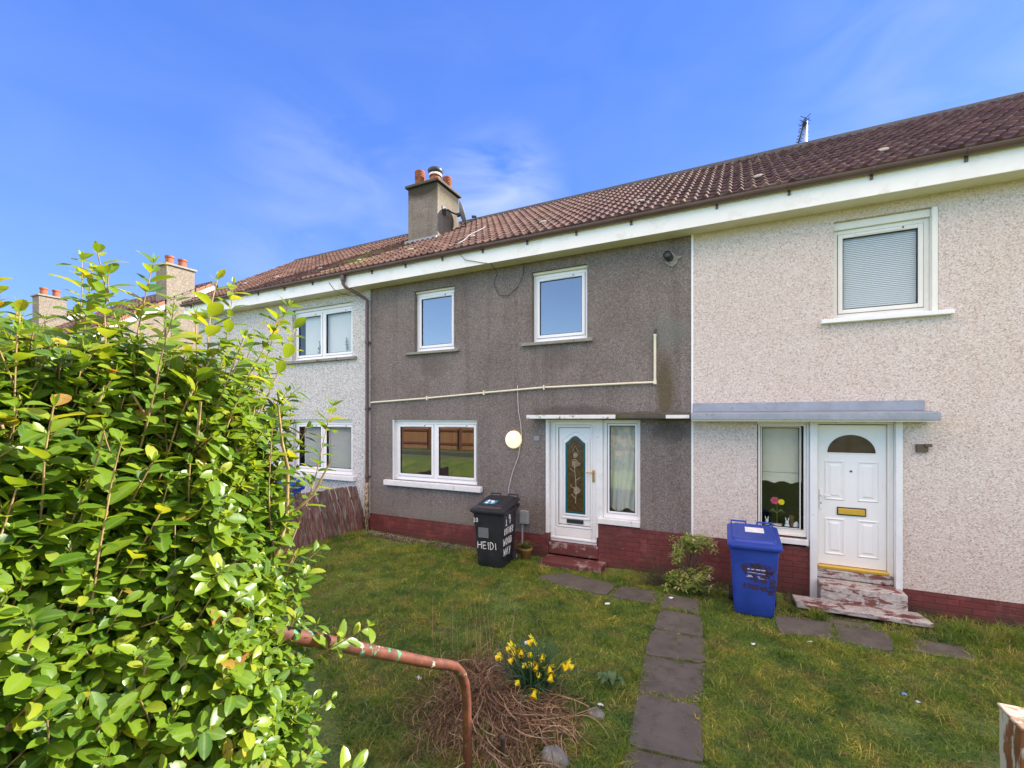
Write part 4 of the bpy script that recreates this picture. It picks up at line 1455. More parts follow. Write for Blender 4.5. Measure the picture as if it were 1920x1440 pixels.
tag(c4.build('hanging_cable', M['cable_black'], None, True), 'thin dark cable sagging under the gutter beside the drainpipe head', 'cable')

# ---------------------------------------------------------------- what is seen in the windows


def slats(mb, x0, x1, z0, z1, y, n, ang, wd):
    for i in range(n):
        x = x0 + (x1 - x0) * (i + 0.5) / n
        dx, dy = math.cos(ang) * wd / 2, math.sin(ang) * wd / 2
        mb.poly([(x - dx, y - dy, z0), (x + dx, y + dy, z0), (x + dx, y + dy, z1), (x - dx, y - dy, z1)])


bl = MB()
slats(bl, -9.22, -7.58, 3.82, 4.87, 0.175, 18, R(12), 0.098)
bl.box(-9.42, -7.57, 0.155, 0.195, 4.87, 4.90)
tag(bl.build('vertical_blind', M['blind'], None), 'closed white vertical blind in the upper window of the white house', 'blind')
bl = MB()
slats(bl, -9.28, -7.58, 1.22, 2.29, 0.195, 19, R(60), 0.075)
bl.box(-9.40, -7.57, 0.16, 0.21, 2.29, 2.33)
tag(bl.build('vertical_blind', M['blind'], None), 'half open white vertical blind in the lower window of the white house', 'blind')
bl = MB()
for i in range(45):
    z = 3.80 + i * 0.0245
    bl.poly([(1.22, 0.125, z), (2.08, 0.125, z), (2.08, 0.136, z + 0.0228), (1.22, 0.136, z + 0.0228)])
bl.box(1.21, 2.09, 0.122, 0.145, 4.90, 4.93)
tag(bl.build('venetian_blind', M['blind'], None), 'white horizontal slatted blind filling the upper right window', 'blind')
# little wire trees standing behind the upper left panes
for x in (-8.72, -7.86):
    t = thing('ornament_tree', 'small grey ornamental tree on the %s side of the upper left window ledge' % ('hinge' if x < -8 else 'drainpipe'), 'ornament', (x, 0.135, 3.9), 'ornaments in the upper left window')
    b = MB()
    b.tube([(x, 0.135, 3.87), (x, 0.135, 4.12)], 0.006, 6)
    for i in range(26):
        a, zz = random.uniform(0, 6.28), random.uniform(3.93, 4.22)
        r_ = 0.085 * (1 - (zz - 3.9) / 0.36)
        b.tube([(x, 0.135, zz), (x + r_ * math.cos(a), 0.135 + r_ * 0.2 * math.sin(a), zz + 0.03)], 0.007, 4)
    b.build('branches', plain('grey_wire', (0.2, 0.22, 0.26), 0.5), t)
    MB().lathe([(0.03, 0), (0.025, 0.03)], (x, 0.135, 3.845), 10).build('foot', M['dark_metal'], t)

# net curtain beside the glazed door, gathered to one corner
nc = MB()
nx, nz = 40, 34
for jz in range(nz + 1):
    tz = jz / nz
    z = 2.36 - 1.44 * tz
    for ix in range(nx + 1):
        tx = ix / nx
        right_lim = -1.40 - 0.075 * smooth(0.35, 1.0, tz)
        x = -1.95 + (right_lim + 1.95) * tx
        low = 0.04 * math.sin(tx * 9 + 1.2) * smooth(0.5, 1.0, tz)
        fold = 0.014 * math.sin(tx * 34 + 4 * tz) * (0.35 + tz) + 0.03 * math.sin((tx - 0.5) * 5 - 2.4 * tz) * smooth(0.4, 1, tz)
        nc.v.append((x, 0.145 + fold * 0.7, z + low * (0.4 if tx > 0.8 else 1.0) + 0.05 * (1 - tx) * smooth(0.7, 1, tz) * 0.3))
for jz in range(nz):
    for ix in range(nx):
        a = jz * (nx + 1) + ix
        nc.f.append((a, a + 1, a + nx + 2, a + nx + 1))
tag(nc.build('net_curtain', M['net'], None, True), 'white net curtain hanging in the narrow window beside the glazed door', 'curtain')

rb = MB()
n = 24
top, pts = 2.30, []
for i in range(n + 1):
    t = i / n
    pts.append((0.275 + 0.52 * t, 1.505 + 0.035 * abs(math.sin(t * math.pi * 2.5 + 0.3))))
out = pts + [(0.795, top), (0.275, top)]
rb.prism(out, 0.105, 0.108)
rbo = rb.build('roller_blind', M['blind_cream'], None)
tag(rbo, 'cream roller blind with scalloped hem in the narrow right window', 'blind')
attach(MB().box(0.275, 0.795, 0.100, 0.1045, 1.66, 1.668).build('hem_bar', M['meter'], None), rbo)

fl_ = thing('flower_ornament', 'pink and yellow artificial flower on a stem in the right narrow window', 'ornament', (0.50, 0.15, 0.86))
MB().tube([(0.50, 0.15, 0.87), (0.505, 0.15, 1.22)], 0.006, 6).build('stem', M['fern'], fl_)


def blossom(c, r, mat, nme, nrm=Vector((0, -1, 0))):
    b = MB()
    for q in range(6):
        a = q * math.pi / 3
        ctr = Vector((math.cos(a) * r * 0.55, 0, math.sin(a) * r * 0.55))
        ring = []
        for w_ in range(10):
            aa = 2 * math.pi * w_ / 10
            ring.append(Vector(c) + ctr + Vector((math.cos(aa) * r * 0.45, -0.008 * (q % 2) - 0.006, math.sin(aa) * r * 0.45)))
        b.poly(ring)
        b.poly([p + Vector((0, 0.006, 0)) for p in reversed(ring)])
    return b.build(nme, mat, fl_)


blossom((0.475, 0.14, 1.255), 0.055, M['pink'], 'blossom')
blossom((0.555, 0.135, 1.24), 0.042, M['orange_trumpet'], 'blossom')
lv = MB()
lv.ribbon([(0.50, 0.145, 1.08), (0.55, 0.14, 1.13), (0.60, 0.14, 1.09)], [0.01, 0.035, 0.004], Vector((0, 0, 1)))
lv.ribbon([(0.50, 0.145, 1.08), (0.45, 0.14, 1.13), (0.41, 0.14, 1.09)], [0.01, 0.035, 0.004], Vector((0, 0, 1)))
lv.build('leaf', plain('dull_leaf', (0.10, 0.11, 0.03), 0.6), fl_)
for i, (x, lab) in enumerate(((0.375, 'white china rabbit at the hinge end of the right window ledge'), (0.625, 'white china rabbit between the box and reeds on the window ledge'))):
    rbt = MB()
    rbt.lathe([(0.030, 0), (0.036, 0.03), (0.030, 0.065), (0.018, 0.08), (0.024, 0.095), (0.022, 0.115), (0.008, 0.125)], (x, 0.12, 0.862), 12)
    for s_ in (-1, 1):
        rbt.tube([(x + s_ * 0.010, 0.12, 0.975), (x + s_ * 0.016, 0.12, 1.0), (x + s_ * 0.019, 0.12, 1.03)], [0.007, 0.009, 0.003], 6)
    tag(rbt.build('china_rabbit', M['china'], None, True), lab, 'ornament', 'ornaments on the right window ledge')
eg = MB().lathe([(0.012, 0), (0.035, 0.02), (0.043, 0.055), (0.032, 0.095), (0.012, 0.118), (0.002, 0.122)], (0.735, 0.12, 0.862), 14)
tag(eg.build('china_egg', M['china'], None, True), 'pale egg ornament at the door end of the window ledge', 'ornament', 'ornaments on the right window ledge')
pb = thing('picture_box', 'small pale picture box lying on the right window ledge', 'ornament', (0.50, 0.12, 0.862), 'ornaments on the right window ledge')
MB().box(0.435, 0.565, 0.11, 0.15, 0.862, 0.935).build('frame', plain('pale_mauve_card', (0.36, 0.30, 0.33), 0.7), pb, bevel=0.004)
MB().box(0.465, 0.545, 0.105, 0.1095, 0.88, 0.92).build('picture', M['sticker_white'], pb)
rd = MB()
for i in range(18):
    x = 0.685 + random.uniform(-0.012, 0.012)
    rd.tube([(x, 0.14, 0.862), (x + random.uniform(-0.03, 0.03), 0.14 + random.uniform(-0.02, 0.02), 1.06)], 0.003, 4)
tag(rd.build('reed_bundle', M['basket'], None), 'small bundle of brown reeds beside the china rabbit', 'ornament')

# sill ledge inside that window
attach(MB().box(0.262, 0.862, 0.092, 0.19, 0.835, 0.862).build('window_board', M['upvc'], None), right)

# ---------------------------------------------------------------- wheelie bins


def rrect(w, d, r, z, n=4, cy=0.0):
    """rounded rectangle ring, centred on (0, cy)"""
    p = []
    for sx, sy, a0 in ((1, 1, 0), (-1, 1, 90), (-1, -1, 180), (1, -1, 270)):
        for i in range(n + 1):
            a = R(a0 + 90 * i / n)
            p.append((sx * (w / 2 - r) + r * math.cos(a), cy + sy * (d / 2 - r) + r * math.sin(a), z))
    return p


BW = lambda z: 0.45 + 0.10 * z / 0.9         # body width at height z
BF = lambda z: -0.235 - 0.085 * z / 0.9      # front face
BB = lambda z: 0.235 + 0.085 * z / 0.9       # rear face


def wheelie_bin(label, mat, loc, rot, group=None, lid_drop=0.0):
    t = thing('wheelie_bin', label, 'wheelie bin', (0, 0, 0), group)
    b = MB()
    rings = []
    for z in (0.0, 0.02, 0.25, 0.5, 0.75, 0.885):
        sh = 0.02 if z == 0 else 0
        rings.append(rrect(BW(z) - sh, BB(z) - BF(z) - sh, 0.055, z + 0.012, 4, 0.0))
    b.loft(rings)
    bo = b.build('body', mat, t, True)
    bo.modifiers.new('sharp', 'EDGE_SPLIT').split_angle = R(50)
    rm = MB()
    rm.loft([rrect(0.565, 0.665, 0.05, 0.885), rrect(0.58, 0.685, 0.05, 0.895), rrect(0.58, 0.685, 0.05, 0.925), rrect(0.56, 0.66, 0.05, 0.935)])
    for x in (-0.275, 0.275):                        # ribs under the collar on the sides
        for y in (-0.18, 0.0, 0.18):
            rm.box(x - 0.006 if x > 0 else x - 0.006, x + 0.006, y - 0.012, y + 0.012, 0.80, 0.89)
    rm.build('rim', mat, t, bevel=0.004)
    ld = MB()
    # a lid that climbs towards its hinge: flat lip, raised field, dished middle
    def lidring(w, d, r, z0, slope, cy=0.0):
        return [(p[0], p[1], z0 + slope * (p[1] + 0.36)) for p in rrect(w, d, r, 0, 4, cy)]
    sl = 0.15
    ld.loft([lidring(0.60, 0.74, 0.05, 0.915, sl, -0.01), lidring(0.612, 0.755, 0.055, 0.93, sl, -0.01), lidring(0.61, 0.75, 0.055, 0.955, sl, -0.01),
             lidring(0.585, 0.715, 0.06, 0.965, sl, -0.005), lidring(0.50, 0.60, 0.06, 0.968, sl, 0.01), lidring(0.475, 0.565, 0.06, 0.995, sl, 0.01), lidring(0.44, 0.53, 0.06, 1.0, sl, 0.01),
             lidring(0.40, 0.48, 0.06, 0.994, sl, 0.01)])
    lo = ld.build('lid', mat, t, True)
    lo.modifiers.new('sharp', 'EDGE_SPLIT').split_angle = R(40)
    hd = MB()
    for x0, x1 in ((-0.25, -0.07), (0.07, 0.25)):
        hd.tube([(x0, 0.345, 1.00), (x0, 0.375, 1.108), (x1, 0.375, 1.108), (x1, 0.345, 1.00)], 0.016, 8)
    hd.tube([(-0.29, 0.36, 0.955), (0.29, 0.36, 0.955)], 0.017, 8)
    for x in (-0.27, 0.0, 0.27):
        hd.box(x - 0.015, x + 0.015, 0.30, 0.37, 0.90, 0.97)
    hd.build('handle', mat, t, bevel=0.003)
    for s in (-1, 1):
        wv = MB()
        x = s * 0.255
        prof = [(0.02, -0.028), (0.085, -0.028), (0.10, -0.02), (0.10, 0.02), (0.085, 0.028), (0.02, 0.028)]
        k = 20
        n0 = 0
        for r_, d_ in prof:
            for q in range(k):
                a = 2 * math.pi * q / k
                wv.v.append((x + d_, 0.235 + r_ * math.cos(a), 0.10 + r_ * math.sin(a)))
        for i in range(len(prof) - 1):
            for q in range(k):
                a, c2 = i * k + q, i * k + (q + 1) % k
                wv.f.append((a, c2, c2 + k, a + k))
        wo = wv.build('wheel', M['rubber'], t, True)
        wo.modifiers.new('sharp', 'EDGE_SPLIT').split_angle = R(35)
        MB().tube([(x - 0.03, 0.235, 0.10), (x + 0.03, 0.235, 0.10)], 0.035, 12).build('hub', M['sill_grey'], wo)
    MB().tube([(-0.25, 0.235, 0.10), (0.25, 0.235, 0.10)], 0.012, 8).build('axle', M['dark_metal'], t)
    t.location = loc
    t.rotation_euler = (0, 0, rot)
    return t, lo, bo


STROKES = {
    'H': [[(0, 0), (0, 1)], [(0.7, 0), (0.7, 1)], [(0, 0.5), (0.7, 0.55)]],
    'E': [[(0.6, 1), (0, 0.97), (0, 0), (0.62, 0.03)], [(0, 0.5), (0.5, 0.52)]],
    'I': [[(0.1, 0), (0.1, 1)]],
    'D': [[(0, 0), (0, 1), (0.45, 0.9), (0.65, 0.5), (0.45, 0.1), (0, 0)]],
    'R': [[(0, 0), (0, 1), (0.5, 0.95), (0.55, 0.65), (0.05, 0.5), (0.6, 0)]],
    'O': [[(0.3, 1), (0.02, 0.75), (0.02, 0.25), (0.3, 0), (0.58, 0.25), (0.58, 0.75), (0.3, 1)]],
    'T': [[(-0.05, 1), (0.65, 1)], [(0.3, 1), (0.3, 0)]],
    'W': [[(0, 1), (0.15, 0), (0.38, 0.7), (0.6, 0), (0.78, 1)]],
    'A': [[(0, 0), (0.32, 1), (0.65, 0)], [(0.13, 0.4), (0.52, 0.4)]],
    'Y': [[(0, 1), (0.3, 0.5)], [(0.62, 1), (0.25, -0.15)]],
    '1': [[(0.0, 0.8), (0.2, 1), (0.2, 0)], [(0.0, 0.0), (0.42, 0.02)]],
    '9': [[(0.5, 0.72), (0.28, 0.98), (0.04, 0.75), (0.24, 0.5), (0.5, 0.72), (0.46, 0.0)]],
    '0': [[(0.3, 1), (0.02, 0.75), (0.02, 0.25), (0.3, 0), (0.58, 0.25), (0.58, 0.75), (0.3, 1)]],
}


def daub(mb, text, P, x, z, h, r, gap=0.3, aspect=0.8, wob=0.03):
    """hand painted capitals: P(u, v) gives the point on the surface"""
    for ch_ in text:
        if ch_ == ' ':
            x += h * 0.5
            continue
        tilt = random.uniform(-0.06, 0.06)
        mx = 0
        for st_ in STROKES[ch_]:
            pts = []
            for i in range(len(st_) - 1):
                for t in (0, 0.33, 0.66):
                    a, c2 = st_[i], st_[i + 1]
                    pts.append((a[0] + (c2[0] - a[0]) * t, a[1] + (c2[1] - a[1]) * t))
            pts.append(st_[-1])
            mx = max(mx, max(p[0] for p in pts))
            q = [P(x + h * aspect * (p[0] + tilt * p[1]) + random.uniform(-wob, wob) * h * 0.4, z + h * p[1] + random.uniform(-wob, wob) * h) for p in pts]
            mb.tube(q, [r * random.uniform(0.75, 1.2) for _ in q], 6)
        x += h * aspect * mx + h * gap


front = lambda u, v: (u, BF(v) - 0.001, v + 0.012)
side = lambda u, v: (BW(v) / 2 + 0.001, u, v + 0.012)
bk, lid_k, body_k = wheelie_bin('black wheelie bin daubed with white house name and address, near the glazed door', M['bin_black'], (-3.61, -0.67, 0.0), R(4), 'wheelie bins in the gardens')
for word, surf, u0, v0, hh, rr_, gp0, asp in (('10', front, -0.25, 0.735, 0.065, 0.0065, 0.3, 0.8), ('HEIDI', front, -0.195, 0.30, 0.115, 0.0062, 0.26, 0.80), ('19', side, -0.20, 0.69, 0.155, 0.0075, 0.40, 0.85),
                                             ('ROTHER', side, -0.225, 0.535, 0.105, 0.0052, 0.24, 0.58), ('WOOD', side, -0.24, 0.365, 0.11, 0.006, 0.28, 0.80), ('WAY', side, -0.215, 0.195, 0.12, 0.0062, 0.26, 0.80)):
    t1 = MB()
    daub(t1, word, surf, u0, v0, hh, rr_, gp0, asp)
    attach(t1.build('painted_word', M['white_daub'], None), body_k)
MB().box(-0.17, 0.01, BF(0.62) - 0.012, BF(0.62) + 0.02, 0.50, 0.66).build('faded_label', M['sticker_grey'], body_k)
lidz = lambda u, v: (u, v, 0.997 + 0.15 * (v + 0.36))
st = MB().poly([(-0.16, -0.165, lidz(0, -0.165)[2] + 0.001), (0.05, -0.165, lidz(0, -0.165)[2] + 0.001), (0.05, 0.01, lidz(0, 0.01)[2] + 0.001), (-0.16, 0.01, lidz(0, 0.01)[2] + 0.001)])
stk = st.build('number_sticker', M['sticker_blue'], lid_k)
n_ = MB()
daub(n_, '19', lambda u, v: (u, v, lidz(u, v)[2] + 0.003), -0.12, -0.145, 0.13, 0.014, 0.2, 0.75, 0.0)
n_.build('sticker_digits', M['sticker_white'], lid_k)

bb_, lid_b, body_b = wheelie_bin('blue wheelie bin with rusty smears and white label on lid, below the narrow window', M['bin_blue'], (0.175, -0.80, 0.0), R(1.5), 'wheelie bins in the gardens')
bb_.scale = (0.97, 0.97, 0.935)
MB().poly([(-0.09, -0.02, lidz(0, -0.02)[2] + 0.002), (0.13, -0.02, lidz(0, -0.02)[2] + 0.002), (0.13, 0.16, lidz(0, 0.16)[2] + 0.002), (-0.09, 0.16, lidz(0, 0.16)[2] + 0.002)]).build('lid_label', M['sticker_white'], lid_b)


def smear_mat():
    m, nt, b = new_mat('rusty_brown_smear')
    v = objc(nt)
    n1 = noise_n(nt, v, 14.0, 6.0, 0.6)
    lk(nt, ramp_n(nt, n1, [(0.3, (0.035, 0.022, 0.030)), (0.7, (0.085, 0.030, 0.022))]), b.inputs['Base Color'])
    b.inputs['Roughness'].default_value = 0.7
    f = ramp_n(nt, noise_n(nt, mapped(nt, v, (1, 1, 1), (3, 1, 2)), 22.0, 6.0, 0.7), [(0.44, 0.0), (0.56, 0.9)])
    lk(nt, f, b.inputs['Alpha'])
    return m


M['smear'] = smear_mat()


def smear(pts, w, body):
    """a brush stroke of thin paint lying on the bin front"""
    mb = MB()
    n = len(mb.v)
    for i, p in enumerate(pts):
        a = pts[max(i - 1, 0)]
        c2 = pts[min(i + 1, len(pts) - 1)]
        dx, dz = c2[0] - a[0], c2[1] - a[1]
        l = math.hypot(dx, dz) or 1
        nx_, nz_ = -dz / l * w / 2, dx / l * w / 2
        for s in (-1, 1):
            q = front(p[0] + s * nx_, p[1] + s * nz_)
            mb.v.append((q[0], q[1] - 0.0015, q[2]))
    for i in range(len(pts) - 1):
        a = 2 * i
        mb.f.append((a, a + 1, a + 3, a + 2))
    return mb.build('paint_smear', M['smear'], body)


smear([(-0.13, 0.60), (-0.05, 0.635), (0.06, 0.645), (0.14, 0.63), (0.19, 0.58)], 0.13, body_b)
smear([(0.16, 0.62), (0.20, 0.50), (0.21, 0.38), (0.18, 0.30)], 0.075, body_b)
smear([(-0.12, 0.40), (0.0, 0.385), (0.10, 0.38), (0.20, 0.37)], 0.07, body_b)
smear([(-0.08, 0.53), (0.04, 0.50), (0.14, 0.51)], 0.10, body_b)
pr = MB()
for (x, z, wd, hh) in ((-0.08, 0.615, 0.03, 0.013), (-0.035, 0.615, 0.035, 0.013), (0.015, 0.615, 0.05, 0.013), (0.075, 0.615, 0.045, 0.013), (-0.075, 0.575, 0.10, 0.007), (0.035, 0.570, 0.085, 0.007), (-0.085, 0.515, 0.07, 0.010), (-0.07, 0.530, 0.04, 0.012), (0.035, 0.525, 0.03, 0.010), (0.05, 0.505, 0.06, 0.006)):
    q = front(x, z)
    pr.box(x, x + wd, q[1] - 0.004, q[1] + 0.003, q[2], q[2] + hh)
pr.build('worn_print', plain('worn_white_print', (0.42, 0.44, 0.56), 0.6, 0.3, 60.0), body_b)
wheelie_bin('blue wheelie bin behind the leaning fence in front of the white house', plain('blue_bin_plastic_clean', (0.012, 0.05, 0.42), 0.42, 0.12, 4.0), (-8.55, -1.0, 0.02), R(-8), 'wheelie bins in the gardens')

# ---------------------------------------------------------------- leaning fence between the gardens
fe = thing('garden_fence', 'low leaning fence of flaking red brown boards beside the drainpipe', 'fence', (-7.2, -1.6, 0))
n_b = 34
V, F, RN = [], [], []
for i in range(n_b):
    y = 0.08 - i * 0.107
    z0 = 0.02 + random.uniform(-0.015, 0.015)
    z1 = 0.985 - 0.0 * i + random.uniform(-0.012, 0.012)
    wd = 0.098 + random.uniform(-0.006, 0.004)
    lx, ly = -0.17 + random.uniform(-0.012, 0.012), -0.19 + random.uniform(-0.01, 0.01)
    th = 0.018
    n = len(V)
    r_ = random.random()
    xb = -7.17 - 0.012 * i
    for (yy, zz) in ((y, z0), (y - wd, z0), (y - wd, z1), (y, z1 + random.uniform(-0.008, 0.008))):
        for xx in (0, th):
            tl = (zz - z0) / (z1 - z0)
            V.append((xb + xx + lx * tl, yy + ly * tl, zz))
            RN.append(r_)
    F += [(n, n + 2, n + 4, n + 6), (n + 1, n + 7, n + 5, n + 3), (n, n + 1, n + 3, n + 2), (n + 2, n + 3, n + 5, n + 4), (n + 4, n + 5, n + 7, n + 6), (n + 6, n + 7, n + 1, n)]
me = bpy.data.meshes.new('boards')
me.from_pydata(V, [], F)
at = me.attributes.new('rnd', 'FLOAT', 'POINT')
at.data.foreach_set('value', RN)
finish('boards', me, M['fence'], fe)
for z in (0.25, 0.72):
    rl = MB()
    k_ = z / 0.97
    rl.prism([(-7.17 - 0.17 * k_ - 0.05, z - 0.03), (-7.17 - 0.17 * k_ - 0.004, z - 0.03), (-7.17 - 0.17 * k_ - 0.004, z + 0.03), (-7.17 - 0.17 * k_ - 0.05, z + 0.03)], 0.05 - 0.19 * k_, -3.5 - 0.19 * k_, 'y')
    for i in range(len(rl.v)):
        x, y, zz = rl.v[i]
        rl.v[i] = (x + 0.012 / 0.107 * (y - 0.08), y, zz)
    rl.build('rail', M['twig'], fe)

# ---------------------------------------------------------------- handrail and gate post
hr = thing('handrail', 'rusty flaking red tubular handrail sloping out of the hedge beside the flowers', 'handrail', (-1.28, -5.26, 0))
pts = [(-1.28, -6.42, 1.787), (-1.28, -6.184, 1.645), (-1.28, -5.56, 1.268), (-1.28, -5.46, 1.215), (-1.28, -5.38, 1.165), (-1.28, -5.32, 1.10), (-1.28, -5.283, 1.02), (-1.28, -5.27, 0.93), (-1.28, -5.255, 0.5), (-1.28, -5.25, -0.05)]
dense = []
for i in range(len(pts) - 1):
    for t in (0, 0.25, 0.5, 0.75):
        dense.append(tuple(Vector(pts[i]).lerp(Vector(pts[i + 1]), t)))
dense.append(pts[-1])
MB().tube(dense, 0.0242, 16).build('rail_tube', M['rail'], hr, True)

gp_ = thing('gate_post', 'square rust streaked steel post with pale flat top by the lawn', 'post', (0.47, -6.1, 0.7))
MB().box(0.440, 0.521, -6.205, -6.128, 0.5, 1.878).build('shaft', M['post'], gp_, bevel=0.004)
MB().box(0.4375, 0.5235, -6.2075, -6.1255, 1.8785, 1.885).build('cap', M['post_top'], gp_, bevel=0.003)

# ---------------------------------------------------------------- paving slabs


def slab(pts, label, top=0.022, group='paving slabs of the garden paths', name='paving_slab', wear=0.018):
    out = []
    k = len(pts)
    for i in range(k):
        a, c2 = Vector((*pts[i], 0)), Vector((*pts[(i + 1) % k], 0))
        n = max(3, int((c2 - a).length / 0.05))
        for q in range(n):
            t = q / n
            p = a.lerp(c2, t)
            cut = 0.022 * max(0, 1 - min(t, 1 - t) * 8) ** 2 * random.uniform(0.3, 1.2)
            ctr = Vector((sum(x for x, _ in pts) / k, sum(y for _, y in pts) / k, 0))
            nv = (mnoise.noise((p.x * 7, p.y * 7, 3.1)) + 0.6 * mnoise.noise((p.x * 22, p.y * 22, 1.1))) * wear
            p = p + (ctr - p).normalized() * (cut + nv)
            out.append((p.x, p.y))
    zc = gz(sum(x for x, _ in pts) / k, sum(y for _, y in pts) / k)
    o = MB().prism(out, zc - 0.06, zc + top, 'z').build(name, M['slab'], None, bevel=0.007)
    tag(o, label, 'paving slab', group)
    return o


SLABS = []


def add_slab(pts, label, **kw):
    SLABS.append(pts)
    return slab(pts, label, **kw)


add_slab([(-0.865, -1.95), (-0.325, -1.915), (-0.40, -1.36), (-0.86, -1.38)], 'garden path slab at the house end of the straight dark path')
add_slab([(-0.855, -2.555), (-0.285, -2.475), (-0.315, -1.93), (-0.865, -1.965)], 'second slab from the house on the straight dark path')
add_slab([(-0.79, -3.265), (-0.28, -3.175), (-0.275, -2.49), (-0.85, -2.57)], 'middle slab of the straight dark path, beside the dock weed')
add_slab([(-0.73, -3.945), (-0.21, -3.875), (-0.275, -3.19), (-0.78, -3.28)], 'long worn slab with a pale chip, before the nearest slab')
add_slab([(-0.71, -4.62), (-0.19, -4.55), (-0.21, -3.90), (-0.72, -3.97)], 'nearest slab of the dark path, cut by the bottom edge')
add_slab([(-2.74, -0.98), (-2.15, -1.20), (-1.60, -1.18), (-1.56, -0.74), (-2.42, -0.58)], 'dark slab in front of the red doorstep, grass creeping over it')
add_slab([(-1.54, -1.20), (-0.93, -1.23), (-0.98, -0.76), (-1.50, -0.78)], 'dark slab between the doorstep slab and the pale green shrub')
add_slab([(-0.88, -1.34), (-0.42, -1.30), (-0.45, -0.86), (-0.90, -0.82)], 'dirty slab at the path corner below the pale green shrub')
add_slab([(0.42, -1.42), (0.94, -1.34), (0.985, -0.86), (0.40, -0.95)], 'dark slab at the right foot of the blue bin')
add_slab([(0.965, -1.37), (1.44, -1.37), (1.53, -0.89), (1.01, -0.88)], 'pale rounded slab in front of the peeling steps', top=0.028)
add_slab([(0.93, -0.83), (1.40, -0.82), (1.43, -0.69), (0.90, -0.71)], 'thin broken strip of slab under the step edge')
add_slab([(1.62, -1.25), (2.15, -1.2), (2.2, -0.86), (1.66, -0.88)], 'half buried slab right of the steps, overgrown with grass', top=0.012)
brd = MB()
brd.prism([(0.64, -0.30), (0.665, -0.62), (1.99, -0.60), (1.93, -0.302)], 0.045, 0.105, 'z')
bo = brd.build('step_slab', M['peel'], None, bevel=0.012)
tag(bo, 'long chipped step slab lying at the foot of the peeling door steps', 'step')
MB().prism([(1.55, -0.555), (1.62, -0.50), (1.78, -0.47), (1.86, -0.50), (1.76, -0.52), (1.84, -0.56)], 0.1055, 0.1075, 'z').build('red_paint_patch', M['peel_red'], bo)

# ---------------------------------------------------------------- grass


def inside(pts, x, y, grow=0.0):
    k = len(pts)
    res = False
    for i in range(k):
        (xa, ya), (xb, yb) = pts[i], pts[(i + 1) % k]
        if (ya > y) != (yb > y) and x < (xb - xa) * (y - ya) / (yb - ya) + xa:
            res = not res
    return res


def blocked(x, y):
    if y > -0.03:
        return True
    if -2.95 < x < -1.88 and y > -0.42:
        return True
    if 0.64 < x < 1.98 and y > -0.62:
        return True
    if 0.955 < x < 1.85 and y > -0.36:
        return True
    for (bx, by, hw, hd_) in ((-3.61, -0.67, 0.23, 0.24), (0.175, -0.80, 0.23, 0.24)):
        if abs(x - bx) < hw and abs(y - by) < hd_:
            return True
    for s_ in SLABS:
        cx_ = sum(p[0] for p in s_) / len(s_)
        cy_ = sum(p[1] for p in s_) / len(s_)
        k_ = 1.15 + 0.26 * mnoise.noise((x * 7, y * 7, 9.0))
        if inside(s_, cx_ + (x - cx_) * k_, cy_ + (y - cy_) * k_):
            return True
    return False


def blades(roots, hs, ws, leans, name, mat, rnd, label, cat=None, kind=None, parent=None):
    """one bent blade per root: two quads and a tip"""
    n = len(roots)
    roots = np.asarray(roots, dtype=np.float64)
    hs, ws, leans, rnd = (np.asarray(a, dtype=np.float64) for a in (hs, ws, leans, rnd))
    az = rng.uniform(0, 2 * np.pi, n)
    dx, dy = np.cos(az), np.sin(az)
    ta = rng.uniform(0, 2 * np.pi, n)
    sx, sy = np.cos(ta), np.sin(ta)
    V = np.zeros((n, 5, 3))
    for i, (t, wk) in enumerate(((0.0, 0.5), (0.0, -0.5), (0.55, 0.42), (0.55, -0.42), (1.0, 0.0))):
        off = leans * hs * t * t
        V[:, i, 0] = roots[:, 0] + dx * off + sx * ws * wk
        V[:, i, 1] = roots[:, 1] + dy * off + sy * ws * wk
        V[:, i, 2] = roots[:, 2] + hs * t * (1 - 0.35 * np.minimum(leans, 1.6) * t)
    idx = np.arange(n)[:, None] * 5
    f = np.concatenate([idx + np.array([[0, 1, 3, 2]]), idx + np.array([[2, 3, 4]])], axis=1).ravel()
    lt = np.tile([4, 3], n)
    o = np_mesh(name, V.reshape(-1, 3), f, lt, mat, parent, {'rnd': np.repeat(rnd, 5)})
    if parent is None:
        tag(o, label, cat, None, kind)
    return o


